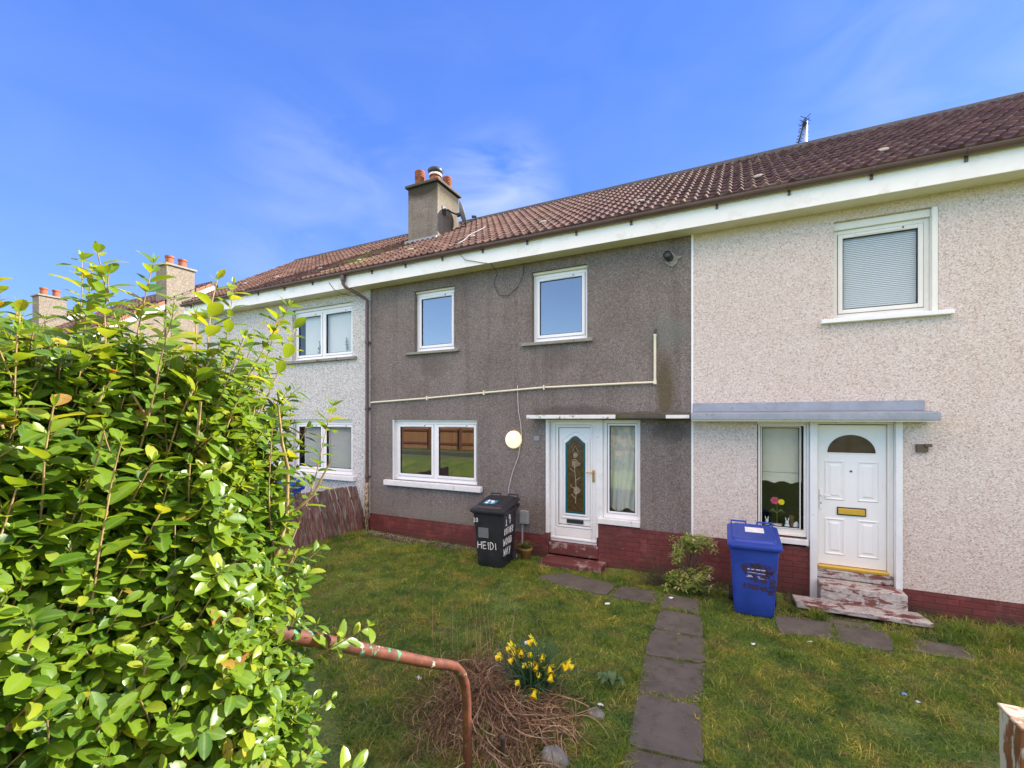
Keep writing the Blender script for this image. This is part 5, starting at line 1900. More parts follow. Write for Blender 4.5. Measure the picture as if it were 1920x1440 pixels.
roots, hs, ws, ln_, rn_ = [], [], [], [], []
NB = 330000
cand = np.column_stack([rng.uniform(-7.3, 4.6, NB), rng.uniform(-5.15, -0.03, NB), rng.uniform(0, 1, NB)])
for x, y, u in cand:
    # keep to what the garden shows and thin out away from the street end
    if x > 0.9 + (y + 5.2) * 0.95 + 1.0 or x < -1.3 - (y + 5.6) * 1.75:
        continue
    dist = math.hypot(x, y + 7.3)
    bare = mnoise.noise((x * 0.9 + 5, y * 0.9, 2.0)) + 0.5 * mnoise.noise((x * 3.1, y * 3.1, 4.0))
    keep = 1.0 - 0.75 * smooth(0.18, 0.55, bare)
    if y > -0.35:
        keep *= 0.35
    dd = ((x + 1.75) / 0.75) ** 2 + ((y + 4.0) / 0.62) ** 2
    if dd < 1:
        keep *= 0.7
    if u > keep or blocked(x, y):
        continue
    hgt = 0.030 + 0.020 * (0.5 + mnoise.noise((x * 1.7, y * 1.7, 8.0))) + rng.uniform(0, 0.024)
    if x > 1.5 and y > -1.6:
        hgt += 0.10 * smooth(1.5, 2.6, x) * smooth(-1.7, -0.6, y) * rng.uniform(0.2, 1)
    tall = mnoise.noise((x * 2.2 + 3, y * 2.2, 6.0))
    if tall > 0.30:
        hgt += rng.uniform(0.0, 0.055)
    roots.append((x, y, gz(x, y) - 0.004))
    hs.append(hgt)
    ws.append(rng.uniform(0.0032, 0.0075))
    ln_.append(rng.uniform(0.3, 1.9))
    rn_.append(rng.uniform(0, 0.86) if rng.uniform() < 0.90 else rng.uniform(0.86, 1.0))
for i in range(420):
    cx_, cy_ = rng.uniform(-5.5, 3.6), rng.uniform(-4.95, -0.3)
    if blocked(cx_, cy_) or cx_ > 0.9 + (cy_ + 5.2) * 0.95 + 1.0 or cx_ < -1.3 - (cy_ + 5.6) * 1.75:
        continue
    rad, tall_, dry = rng.uniform(0.03, 0.10), rng.uniform(0.05, 0.115), rng.uniform()
    for k_ in range(int(rng.uniform(25, 85))):
        a_r, r_r = rng.uniform(0, 6.28), abs(rng.normal(0, rad))
        x, y = cx_ + math.cos(a_r) * r_r, cy_ + math.sin(a_r) * r_r
        if blocked(x, y) and rng.uniform() < 0.7:
            continue
        roots.append((x, y, gz(x, y) - 0.004))
        hs.append(tall_ * rng.uniform(0.5, 1.1))
        ws.append(rng.uniform(0.004, 0.008))
        ln_.append(rng.uniform(0.5, 2.0))
        rn_.append(rng.uniform(0.2, 0.86) if dry > 0.25 else rng.uniform(0.7, 1.0))
blades(roots, hs, ws, ln_, 'grass', M['blade'], rn_, 'short uneven green and mossy yellow grass of the front gardens', kind='stuff')


def tuft(x, y, n, h, spread, mat, name, label, group=None, cat='weed', lean=(0.2, 1.3), wd=(0.004, 0.007), rr=(0, 0.86)):
    a = rng.uniform(0, 2 * np.pi, n)
    r_ = np.minimum(np.abs(rng.normal(0, spread, n)), 1.5 * spread)
    px, py = x + r_ * np.cos(a), y + r_ * np.sin(a)
    rt = [(p, q, gz(p, q) - 0.006) for p, q in zip(px, py)]
    o = blades(rt, rng.uniform(0.45, 1.0, n) * h, rng.uniform(*wd, n), rng.uniform(*lean, n), name, mat, rng.uniform(*rr, n), label, cat)
    if group:
        o['group'] = group
    return o


V, F, T = [], [], []
for i in range(520):
    x, y = random.uniform(-5.0, 3.4), random.uniform(-5.0, -0.15)
    if x > 0.9 + (y + 5.2) * 0.95 + 1.0 or x < -1.3 - (y + 5.6) * 1.75 or (blocked(x, y) and random.random() < 0.6) or y > -0.1:
        continue
    s_, a = random.uniform(0.008, 0.022), random.uniform(0, 6.28)
    z = gz(x, y) + random.uniform(0.022, 0.035)
    n = len(V)
    V += [(x + s_ * math.cos(a) * p - s_ * math.sin(a) * q, y + s_ * math.sin(a) * p + s_ * math.cos(a) * q, z + random.uniform(-0.003, 0.008)) for p, q in ((-1, 0), (-0.1, 0.55), (1, 0.1), (0.1, -0.5))]
    F += [n, n + 1, n + 2, n + 3]
    T.append(4)
tag(np_mesh('leaf_litter', np.array(V), F, T, plain('brown_dead_leaf', (0.17, 0.095, 0.05), 0.8, 0.6, 3.0)), 'brown bits of dead leaf scattered over the lawn', kind='stuff')

# longer tufts along the walls, round the bins and slabs
for (x, y, n, h, sp, lab) in ((-3.15, -0.62, 420, 0.16, 0.11, 'leafy grass tuft between the black bin and the red doorstep'),
                              (-2.95, -0.80, 380, 0.12, 0.15, 'grass tuft on the corner of the doorstep slab'),
                              (-1.95, -0.50, 420, 0.11, 0.13, 'grass tuft creeping along the front of the red doorstep'),
                              (-1.60, -0.52, 360, 0.10, 0.12, 'grass tuft at the wall right of the red doorstep'),
                              (0.86, -0.80, 420, 0.20, 0.055, 'yellowish grass tuft growing at the left end of the step slab'),
                              (0.62, -0.66, 260, 0.12, 0.08, 'short grass tuft beside the blue bin and the white door post'),
                              (2.25, -0.55, 520, 0.22, 0.16, 'tall green grass tuft under the red plinth right of the steps'),
                              (2.75, -0.45, 520, 0.26, 0.18, 'tall green grass tuft under the red plinth at the picture edge'),
                              (-0.15, -0.55, 260, 0.12, 0.12, 'thin grass tuft between the pale shrub and the blue bin'),
                              (1.62, -1.02, 300, 0.13, 0.10, 'grass tuft on the right of the pale rounded slab'),
                              (0.42, -1.95, 200, 0.11, 0.07, 'straw coloured grass tuft on the right lawn')):
    tuft(x, y, n, h, sp, M['blade'], 'grass_tuft', lab, 'long grass tufts', 'grass tuft', rr=(0, 0.9))

# gravel strip under the left window and by the steps
gv, gf, gt = [], [], []
for i in range(1500):
    if i < 900:
        x, y = random.uniform(-7.0, -4.2), -0.06 - abs(random.gauss(0, 0.13))
    elif i < 1250:
        x, y = random.uniform(0.45, 2.3), random.uniform(-1.0, -0.55)
    else:
        x, y = random.uniform(-0.55, 0.0), random.uniform(-0.95, -0.15)
    if blocked(x, y) or (0.62 < x < 2 and y > -0.63):
        continue
    r_ = random.uniform(0.006, 0.018)
    z = gz(x, y) + r_ * 0.3
    n = len(gv)
    ang = random.uniform(0, 3.1)
    for (a, b2, c2) in ((1, 0, 0), (0, 1, 0), (-1, 0, 0), (0, -1, 0), (0, 0, 0.8), (0, 0, -0.8)):
        j = random.uniform(0.7, 1.25)
        gv.append((x + r_ * j * (a * math.cos(ang) - b2 * math.sin(ang)), y + r_ * j * (a * math.sin(ang) + b2 * math.cos(ang)), z + r_ * c2 * j))
    for q in range(4):
        gf += [n + q, n + (q + 1) % 4, n + 4, n + (q + 1) % 4, n + q, n + 5]
        gt += [3, 3]
tag(np_mesh('gravel', np.array(gv), gf, gt, M['gravel']), 'pale loose gravel along the foot of the walls', kind='stuff')
sl_ = MB()
for (x0, x1, y0, y1) in ((-6.98, -4.1, -0.42, -0.02), (-0.62, 0.42, -1.0, -0.02), (0.45, 2.4, -1.02, -0.02)):
    nx_, ny_ = 14, 6
    n = len(sl_.v)
    for j_ in range(ny_ + 1):
        for i_ in range(nx_ + 1):
            x, y = x0 + (x1 - x0) * i_ / nx_, y0 + (y1 - y0) * j_ / ny_
            edge = min(i_, nx_ - i_, j_ * 1.0 if y0 > -2 else 9)
            sl_.v.append((x + 0.05 * mnoise.noise((x * 5, y * 5, 1)), y + 0.03 * mnoise.noise((x * 5, y * 5, 4)), gz(x, y) + (0.007 if edge > 0 else -0.02)))
    for j_ in range(ny_):
        for i_ in range(nx_):
            a = n + j_ * (nx_ + 1) + i_
            sl_.f.append((a, a + 1, a + nx_ + 2, a + nx_ + 1))
tag(sl_.build('bare_soil', M['soil'], None, True), 'bare damp soil along the foot of the walls', 'soil', kind='stuff')

# ---------------------------------------------------------------- dead grass heap, daffodils and small plants
V, F, T, RN = [], [], [], []


def strand(p0, az, ln, w, h, droop, rv, curl=0.0, segs=6):
    n = len(V)
    x, y, z = p0
    a = az
    for i in range(segs + 1):
        t = i / segs
        zz = z + h * math.sin(math.pi * min(1, t * droop)) if droop > 0 else z + h * t
        zz = max(zz, gz(x, y) + 0.004)
        s = (-math.sin(a), math.cos(a))
        ww = w * (1 - 0.6 * t)
        V.append((x - s[0] * ww / 2, y - s[1] * ww / 2, zz - ww * 0.25))
        V.append((x + s[0] * ww / 2, y + s[1] * ww / 2, zz + ww * 0.25))
        RN.extend((rv, rv))
        x += math.cos(a) * ln / segs
        y += math.sin(a) * ln / segs
        a += curl / segs
    for i in range(segs):
        q = n + 2 * i
        F.extend((q, q + 1, q + 3, q + 2))
        T.append(4)


for i in range(3600):
    k = random.random()
    if k < 0.5:
        cx_, cy_, sx_, sy_ = -1.62, -4.12, 0.33, 0.26
    elif k < 0.78:
        cx_, cy_, sx_, sy_ = -2.02, -3.95, 0.30, 0.30
    else:
        cx_, cy_, sx_, sy_ = -2.10, -3.55, 0.16, 0.13
    x, y = random.gauss(cx_, sx_), random.gauss(cy_, sy_)
    if x > -1.08 or y < -5.1:
        continue
    d2 = ((x + 1.75) / 0.6) ** 2 + ((y + 4.0) / 0.5) ** 2
    base = gz(x, y) + 0.10 * math.exp(-d2) * random.random()
    strand((x, y, base), random.gauss(-2.3, 1.0) if random.random() < 0.6 else random.uniform(0, 6.28), random.uniform(0.10, 0.46), random.uniform(0.0035, 0.0095), random.uniform(0.0, 0.055), random.uniform(0.8, 1.1), random.random() ** 1.3, random.uniform(-2.2, 2.2))
o = np_mesh('dead_grass_heap', np.array(V), F, T, M['straw'], None, {'rnd': RN})
tag(o, 'flattened heap of reddish dead grass round the daffodils', 'dead grass')
V, F, T, RN = [], [], [], []
for i in range(46):
    x, y = random.gauss(-2.28, 0.22), random.gauss(-3.25, 0.22)
    strand((x, y, gz(x, y)), random.uniform(0, 6.28), random.uniform(0.03, 0.22), random.uniform(0.003, 0.005), random.uniform(0.2, 0.62), -1, random.uniform(0.4, 0.95), random.uniform(-0.8, 0.8))
o = np_mesh('dry_stalks', np.array(V), F, T, M['straw'], None, {'rnd': RN})
tag(o, 'thin upright dry grass stalks behind the dead grass heap', 'dry grass')

daf = thing('daffodil_clump', 'clump of blue green daffodil leaves with nodding yellow flowers', 'daffodils', (-1.55, -3.74, 0))
V, F, T, RN = [], [], [], []
for i in range(230):
    a = random.uniform(0, 6.28)
    r_ = abs(random.gauss(0, 0.085))
    x, y = -1.56 + r_ * math.cos(a), -3.74 + r_ * math.sin(a)
    n = len(V)
    L = random.uniform(0.30, 0.52)
    out = random.uniform(0.1, 0.55) if random.random() < 0.7 else random.uniform(0.6, 1.1)
    aa = a + random.gauss(0, 0.5)
    tw = random.uniform(0, 3.1)
    w_ = random.uniform(0.011, 0.017)
    rv = random.random()
    for q in range(6):
        t = q / 5
        off = out * L * t * t
        px, py = x + math.cos(aa) * off, y + math.sin(aa) * off
        pz = gz(x, y) + L * t * (1 - 0.5 * min(1, out) * t)
        ww = w_ * (1 - 0.85 * t ** 4)
        V += [(px - math.cos(tw) * ww / 2, py - math.sin(tw) * ww / 2, pz), (px + math.cos(tw) * ww / 2, py + math.sin(tw) * ww / 2, pz)]
        RN += [rv, rv]
    for q in range(5):
        k = n + 2 * q
        F += [k, k + 1, k + 3, k + 2]
        T.append(4)
np_mesh('leaves', np.array(V), F, T, M['daff_leaf'], daf, {'rnd': RN}, True)
# flower positions measured across the clump: x, y, z, bloom (0 bud .. 1 open), heading
FL = [(-1.64, -3.60, 0.44, 1.0, 200), (-1.80, -3.70, 0.385, 0.9, 170), (-1.755, -3.72, 0.36, 0.95, 250), (-1.70, -3.71, 0.375, 0.8, 300), (-1.745, -3.78, 0.335, 1.0, 230), (-1.87, -3.78, 0.33, 0.5, 180),
      (-1.60, -3.74, 0.385, 0.35, 260), (-1.49, -3.73, 0.395, 0.6, 290), (-1.565, -3.80, 0.34, 0.55, 250), (-1.615, -3.82, 0.33, 0.35, 240), (-1.51, -3.79, 0.335, 1.0, 265), (-1.485, -3.83, 0.29, 0.3, 290),
      (-1.415, -3.76, 0.325, 1.0, 310), (-1.385, -3.80, 0.29, 1.0, 280), (-1.31, -3.70, 0.345, 1.0, 340), (-1.275, -3.69, 0.355, 0.9, 20), (-1.62, -3.95, 0.25, 0.3, 250), (-1.465, -3.95, 0.215, 1.0, 270)]
stm = MB()
for i, (x, y, z, op_, hd_) in enumerate(FL):
    bx, by = -1.56 + (x + 1.56) * 0.3, -3.74 + (y + 3.74) * 0.3
    h_ = R(hd_)
    dirv = Vector((math.cos(h_), math.sin(h_), -0.55 - 0.5 * random.random())).normalized()
    nb = Vector((x, y, z)) - dirv * 0.035
    stm.tube([(bx, by, 0.03), (bx + (x - bx) * 0.4, by + (y - by) * 0.4, z * 0.55), nb + Vector((0, 0, -0.015)) - dirv * 0.012, nb + Vector((0, 0, 0.008)), nb + dirv * 0.012], [0.0035, 0.0035, 0.003, 0.003, 0.004], 6)
    u = dirv.orthogonal().normalized()
    v = dirv.cross(u)
    fb = MB()
    c = Vector((x, y, z))
    P_ = lambda al, r0, dz: tuple(c + (u * math.cos(al) + v * math.sin(al)) * r0 + dirv * dz)
    spread = 0.020 + 0.048 * op_
    for q in range(6):
        al = q * math.pi / 3
        n0 = len(fb.v)
        fb.v += [P_(al, 0.004, -0.02), P_(al - 0.42, spread * 0.62, 0.004 - 0.012 * op_), P_(al, spread * 0.62, -0.002 - 0.010 * op_), P_(al + 0.42, spread * 0.62, 0.004 - 0.012 * op_), P_(al, spread, 0.022 - 0.028 * op_)]
        fb.f += [(n0, n0 + 1, n0 + 2), (n0, n0 + 2, n0 + 3), (n0 + 1, n0 + 4, n0 + 2), (n0 + 2, n0 + 4, n0 + 3)]
    fo = fb.build('flower', M['yellow'], daf, True)
    if op_ > 0.45:
        tb = MB()
        n0 = 0
        rr = [(0.010, -0.012), (0.016, 0.008), (0.021, 0.032), (0.031 * (0.6 + 0.4 * op_), 0.044)]
        for r0, dz in rr:
            for q in range(12):
                al = q * math.pi / 6
                tb.v.append(P_(al, r0 * (1 + (0.12 * math.cos(6 * al) if dz > 0.025 else 0)), dz))
        for a in range(3):
            for q in range(12):
                i0, i1 = a * 12 + q, a * 12 + (q + 1) % 12
                tb.f.append((i0, i1, i1 + 12, i0 + 12))
        tb.build('trumpet', M['orange_trumpet'], fo, True)
    else:
        tb = MB()
        tb.tube([c - dirv * 0.02, c, c + dirv * 0.022, c + dirv * 0.032], [0.007, 0.017, 0.013, 0.001], 8)
        tb.build('bud', M['yellow'], fo, True)
stm.build('stems', M['daff_leaf'], daf, True)

# iris-like green shoots poking through the heap
for (x, y, n, lab) in ((-1.66, -4.42, 9, 'bright green shoots in front of the dead grass, near the cut stem'), (-2.06, -4.02, 9, 'bright green shoots beside the handrail post'), (-2.18, -3.35, 8, 'long thin green shoots behind the dead grass heap')):
    tuft(x, y, n, 0.24, 0.05, plain('fresh_green_shoot', (0.14, 0.26, 0.03), 0.5), 'plant_shoots', lab, None, 'plant', (0.05, 0.3), (0.007, 0.011))

sk = thing('cut_stem', 'hollow cut plant stem standing in the dead grass', 'stem', (-1.47, -4.50, 0))
MB().lathe([(0.015, 0), (0.015, 0.17), (0.0185, 0.172), (0.0185, 0.178), (0.011, 0.176), (0.011, 0.12)], (-1.47, -4.50, 0.02), 12).build('stalk', M['twig'], sk, True)

rk = MB()
random.seed(5)
for (cx_, cy_, rx_, ry_, rz_) in ((-1.15, -4.33, 0.10, 0.075, 0.085),):
    rings = []
    for iz in range(7):
        ph = -0.2 + (math.pi / 2 + 0.2) * iz / 6
        rings.append([(cx_ + rx_ * math.cos(ph) ** 0.6 * math.cos(a) * (1 + 0.16 * mnoise.noise((math.cos(a) * 2, math.sin(a) * 2, iz * 0.4))), cy_ + ry_ * math.cos(ph) ** 0.6 * math.sin(a) * (1 + 0.16 * mnoise.noise((math.cos(a) * 2, math.sin(a) * 2, 5 + iz * 0.4))), rz_ * math.sin(ph) + 0.02) for a in lin(0, 2 * math.pi, 18)[:-1]])
    rk.loft([[(x, y, max(z, -0.05)) for x, y, z in r] for r in rings])
tag(rk.build('rock', M['stone'], None, True), 'pale lichen spotted stone at the front of the dead grass', 'stone')
rk = MB()
rk.loft([[(-1.03 + s_ * math.cos(a) * (1 + 0.2 * mnoise.noise((math.cos(a), math.sin(a), 2))), -3.72 + 0.8 * s_ * math.sin(a), z + 0.01) for a in lin(0, 2 * math.pi, 14)[:-1]] for s_, z in ((0.07, -0.03), (0.075, 0.02), (0.055, 0.045), (0.02, 0.05))])
tag(rk.build('rock', M['stone'], None, True), 'small grey stone half hidden in grass right of the daffodils', 'stone')


def leafy(centres, n_per, L, Wd, mat, parent, name, up=0.6, seed=1, droop=0.3, spread=0.5):
    """whorls of narrow leaves round each centre (x, y, z, radius)"""
    rg = np.random.default_rng(seed)
    V, F, T, RN = [], [], [], []
    for (x, y, z, r_) in centres:
        tw = rg.uniform(0, 1)
        for i in range(n_per):
            a = rg.uniform(0, 6.28)
            el = rg.uniform(-0.4, 1.0) * up
            d = Vector((math.cos(a) * math.cos(el), math.sin(a) * math.cos(el), math.sin(el)))
            s = d.cross(Vector((0, 0, 1))).normalized()
            nrm = s.cross(d)
            p = Vector((x, y, z)) + d * r_ * rg.uniform(0, spread) + Vector(rg.normal(0, r_ * 0.25, 3))
            l = L * rg.uniform(0.65, 1.15)
            w = Wd * rg.uniform(0.8, 1.2)
            rv = min(1, max(0, 0.6 * tw + 0.4 * rg.uniform() + (0.1 if el > 0.3 else -0.05)))
            n = len(V)
            for t, k in ((0, 0.15), (0.3, 0.9), (0.62, 1.0), (1, 0.05)):
                c = p + d * l * t - nrm * 0 + Vector((0, 0, -droop * l * t * t))
                V += [tuple(c - s * w * k / 2 + nrm * w * 0.12 * k), tuple(c + s * w * k / 2 + nrm * w * 0.12 * k)]
                RN += [rv, rv]
            for q in range(3):
                b2 = n + 2 * q
                F += [b2, b2 + 1, b2 + 3, b2 + 2]
                T.append(4)
    return np_mesh(name, np.array(V), F, T, mat, parent, {'rnd': RN})


random.seed(21)
sh = thing('pieris_shrub', 'pale green shrub with creamy new leaves against the red brick', 'shrub', (-0.68, -0.62, 0))
cen = []
for i in range(60):
    cen.append((random.gauss(-0.56, 0.13), random.gauss(-0.55, 0.09), random.uniform(0.60, 0.78) - 0.0, 0.05))
for i in range(14):
    cen.append((random.gauss(-0.74, 0.05), random.gauss(-0.60, 0.05), random.uniform(0.40, 0.62), 0.05))
for i in range(55):
    cen.append((random.gauss(-0.64, 0.14), random.gauss(-0.68, 0.09), random.uniform(0.10, 0.34), 0.05))
for i in range(5):
    cen.append((random.gauss(-0.38, 0.04), random.gauss(-0.5, 0.04), random.uniform(0.30, 0.40), 0.04))
leafy(cen, 20, 0.062, 0.018, M['pieris'], sh, 'foliage', 0.9, 3)
br = MB()
for c in cen[::2]:
    br.tube([(-0.64 + random.uniform(-.02, .02), -0.62, 0.0), (-0.62 + (c[0] + 0.62) * 0.3, -0.62 + (c[1] + 0.62) * 0.4, c[2] * 0.55), c[:3]], [0.008, 0.005, 0.002], 5)
br.build('branch', M['twig'], sh)
hs_ = thing('heather_shrub', 'dark straggly twiggy shrub left of the pale green shrub', 'shrub', (-1.0, -0.55, 0))
cen = [(random.gauss(-1.02, 0.14), random.gauss(-0.52, 0.10), abs(random.gauss(0.12, 0.16)) + 0.03, 0.05) for i in range(130)]
leafy(cen, 12, 0.034, 0.006, M['heather'], hs_, 'foliage', 1.2, 4)
br = MB()
for c in cen[::2]:
    br.tube([(-1.0, -0.53, 0.0), ((c[0] - 1.0) / 2, (c[1] - 0.53) / 2, c[2] * 0.6), c[:3]], [0.005, 0.003, 0.0015], 4)
br.build('branch', M['twig'], hs_)
pt = thing('potted_plant', 'strappy green plant in a mustard pot between black bin and doorstep', 'potted plant', (-3.28, -0.28, 0))
MB().lathe([(0.075, 0), (0.105, 0.17), (0.115, 0.175), (0.115, 0.21), (0.10, 0.212), (0.09, 0.18)], (-3.25, -0.26, 0.0), 20).build('pot', M['pot'], pt, True)
lv2 = tuft(-3.28, -0.26, 190, 0.24, 0.05, M['fern'], 'foliage', None, None, None, (0.5, 2.0), (0.008, 0.014), (0, 1))
for v in lv2.data.vertices:
    v.co.z += 0.17
lv2.data.update()
for k in ('label', 'category'):
    if k in lv2:
        del lv2[k]
attach(lv2, pt)
dk = thing('dock_weed', 'broad leaved dock weed growing left of the dark path', 'weed', (-1.0, -3.3, 0))
V, F, T, RN = [], [], [], []
for i in range(13):
    a = random.uniform(0, 6.28)
    L, w_ = random.uniform(0.09, 0.16), random.uniform(0.05, 0.075)
    n = len(V)
    for q in range(7):
        t = q / 6
        k = math.sin(math.pi * min(1, t * 0.93 + 0.07)) ** 0.7
        x, y = -1.0 + math.cos(a) * L * t, -3.3 + math.sin(a) * L * t
        z = gz(x, y) + 0.03 + 0.09 * math.sin(math.pi * t * 0.8)
        V += [(x - math.sin(a) * w_ * k / 2, y + math.cos(a) * w_ * k / 2, z + 0.012), (x, y, z), (x + math.sin(a) * w_ * k / 2, y - math.cos(a) * w_ * k / 2, z + 0.012)]
        RN += [random.random()] * 3
    for q in range(6):
        b2 = n + 3 * q
        F += [b2, b2 + 1, b2 + 4, b2 + 3, b2 + 1, b2 + 2, b2 + 5, b2 + 4]
        T += [4, 4]
np_mesh('leaves', np.array(V), F, T, M['weed'], dk, {'rnd': RN}, True)

random.seed(31)
for (x, y, s, m, lab) in ((-0.78, -0.97, 0.05, 'litter', 'crumpled white scrap lying below the pale green shrub'), (-1.50, -1.52, 0.045, 'litter', 'crumpled white scrap on the lawn left of the path'),
                          (0.69, -1.55, 0.035, 'litter', 'white scrap on the lawn in front of the blue bin'), (0.15, -1.88, 0.03, 'litter', 'white scrap on the bare patch of the right lawn'),
                          (1.29, -2.28, 0.026, 'litter_blue', 'light blue scrap on the right hand lawn'), (1.36, -2.38, 0.024, 'litter', 'tiny white scrap beside the light blue scrap'),
                          (-1.02, -3.62, 0.035, 'litter', 'white scrap in the grass beside the small grey stone'), (-2.62, -3.95, 0.04, 'litter', 'white scrap on the grass near the handrail')):
    mb = MB()
    z = gz(x, y) + 0.03
    pts = [(x + s * random.uniform(0.5, 1) * math.cos(a), y + s * random.uniform(0.4, 0.9) * math.sin(a), z + random.uniform(-0.006, 0.012)) for a in lin(0, 6.28, 8)[:-1]]
    for i in range(8):
        mb.poly([pts[i - 1], pts[i % 8 if i < 8 else 0], (x, y, z + 0.012)]) if i < len(pts) else None
    o = mb.build('litter_scrap', M[m], None)
    tag(o, lab, 'litter', 'scraps of litter on the lawns')
gb = MB()
gb.lathe([(0.002, 0), (0.016, 0.006), (0.021, 0.021), (0.016, 0.036), (0.002, 0.042)], (-2.0, -2.95, gz(-2.0, -2.95) + 0.03), 12)
tag(gb.build('ball', M['litter'], None, True), 'small white ball caught in the dry stalks on the lawn', 'ball')

# ---------------------------------------------------------------- privet hedge
hedge = thing('privet_hedge', 'large glossy bright green privet hedge filling the left of the garden', 'hedge', (-2.6, -6.7, 0.6))
LEAF_T = [0.0, 0.13, 0.35, 0.62, 0.87, 1.0]
LEAF_W = [0.0, 0.27, 0.47, 0.48, 0.29, 0.0]
HV, HF, HT, HR, HB = [], [], [], [], []
stems = MB()
hr_ = random.Random(77)


def leaf(p, d, n_, L, w, curl, rv):
    s = d.cross(n_)
    b = len(HV)
    for i, t in enumerate(LEAF_T):
        c = p + d * (L * t) - n_ * (curl * L * t * t)
        HV.append(c)
        HB.append(1.0)
        HR.append(rv)
        if 0 < i < 5:
            e = w * LEAF_W[i]
            up_ = n_ * (e * 0.32)
            HV.append(c + s * e + up_)
            HV.append(c - s * e + up_)
            HB.extend((0.0, 0.0))
            HR.extend((rv, rv))
    m = [b, b + 1, b + 4, b + 7, b + 10, b + 13]
    HF.extend((m[0], m[1], m[1] + 1, m[0], m[1] + 2, m[1]))
    HT.extend((3, 3))
    for i in range(1, 4):
        a, c2 = m[i], m[i + 1]
        HF.extend((a, c2, c2 + 1, a + 1, a, a + 2, c2 + 2, c2))
        HT.extend((4, 4))
    HF.extend((m[4], m[5], m[4] + 1, m[4], m[4] + 2, m[5]))
    HT.extend((3, 3))


def shoot(p, d, L, first, leafL, bright, lift=0.5, step=0.026, thick=0.0032):
    """a stem that bends upwards carrying opposite pairs of leaves"""
    p = Vector(p)
    d = Vector(d).normalized()
    n = max(3, int(L / step))
    side_ = d.orthogonal().normalized()
    side_.rotate(Matrix.Rotation(hr_.uniform(0, 6.28), 3, d))
    path = [p.copy()]
    for i in range(n):
        t = i / n
        d = (d + Vector((hr_.gauss(0, 0.035), hr_.gauss(0, 0.035), lift * step * 2.2))).normalized()
        p = p + d * step
        path.append(p.copy())
        side_ = (side_ - d * side_.dot(d)).normalized()
        side_ = d.cross(side_).normalized()
        if t < first:
            continue
        for sg in (1, -1):
            if hr_.random() < 0.06:
                continue
            s = side_ * sg
            s = (s + Vector((hr_.gauss(0, 0.2), hr_.gauss(0, 0.2), hr_.gauss(0, 0.2)))).normalized()
            lean = hr_.uniform(0.25, 0.75)
            ld = (s + d * lean).normalized()
            nn = (d - ld * d.dot(ld)).normalized()
            nn = (nn + Vector((0.16, 0.06, 0.22))).normalized()
            nn = (nn - ld * nn.dot(ld)).normalized()
            l = leafL * hr_.uniform(0.62, 1.22) * (1.0 if t < 0.82 else 1.0 - 1.9 * (t - 0.82))
            if hr_.random() < 0.12:
                l *= 0.6
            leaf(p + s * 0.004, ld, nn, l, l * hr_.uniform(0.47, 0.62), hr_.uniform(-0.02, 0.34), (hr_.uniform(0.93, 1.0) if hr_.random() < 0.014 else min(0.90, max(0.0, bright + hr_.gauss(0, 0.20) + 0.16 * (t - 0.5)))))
    # closing tip: two small upright leaves
    for sg in (1, -1):
        ld = (d + side_ * sg * 0.4).normalized()
        nn = (side_ * -sg - ld * (side_ * -sg).dot(ld)).normalized()
        leaf(p, ld, nn, leafL * 0.45, leafL * 0.15, -0.1, min(1, bright + 0.15))
    stems.tube(path[::2] + ([path[-1]] if len(path) % 2 == 0 else []), [thick * (1 - 0.55 * i / max(1, len(path[::2]))) for i in range(len(path[::2]) + (1 if len(path) % 2 == 0 else 0))], 5, False)


def hedge_x(y, z):
    """face of the hedge towards the steps: fuller low down, drawn back at the top"""
    return -1.21 - 0.12 * smooth(1.6, 2.3, z) - 0.14 * smooth(2.2, 2.75, z) + 0.05 * mnoise.noise((y * 2.1, z * 2.1, 0.5)) - 0.10 * math.exp(-((y + 6.98) / 0.16) ** 2 - ((z - 1.62) / 0.22) ** 2)


# face beside the steps
for i in range(2150):
    y, z = hr_.uniform(-7.9, -6.34), hr_.uniform(0.70, 2.54)
    gap = math.exp(-((y + 6.95) / 0.13) ** 2 - ((z - 1.66) / 0.13) ** 2) + 0.6 * math.exp(-((y + 6.62) / 0.11) ** 2 - ((z - 1.52) / 0.11) ** 2)
    if hr_.random() < gap * 0.93:
        continue
    L = hr_.uniform(0.22, 0.42)
    fx = hedge_x(y, z)
    shoot((fx - L * 0.85, y + hr_.gauss(0, 0.03), z - L * 0.55), (0.62, hr_.gauss(0.22, 0.25), 0.72 + hr_.gauss(0, 0.2)), L * 1.15, 0.25, hr_.uniform(0.042, 0.067), 0.45, 0.45)
# end towards the house
for i in range(520):
    x, z = hr_.uniform(-5.2, -1.42), hr_.uniform(0.6, 2.6)
    L = hr_.uniform(0.22, 0.42)
    shoot((x, -6.38 - L * 0.8 + 0.04 * mnoise.noise((x * 2, z * 2, 3)), z - L * 0.5), (hr_.gauss(0.12, 0.28), 0.8, 0.5), L * 1.1, 0.35, hr_.uniform(0.048, 0.07), 0.42, 0.4)
# rounded corner by the handrail
for i in range(520):
    z = hr_.uniform(0.5, 2.50)
    a = hr_.uniform(0.1, 1.45)
    L = hr_.uniform(0.20, 0.34)
    dv = Vector((math.cos(a), math.sin(a), 0.55 + hr_.gauss(0, 0.15)))
    cx_, cy_ = -1.42 - 0.12 * smooth(1.6, 2.3, z) - 0.12 * smooth(2.2, 2.7, z), -6.60
    shoot((cx_ + math.cos(a) * (0.24 - L * 0.8), cy_ + math.sin(a) * (0.24 - L * 0.8), z - L * 0.5), dv, L * 1.1, 0.3, hr_.uniform(0.048, 0.07), 0.52, 0.45)
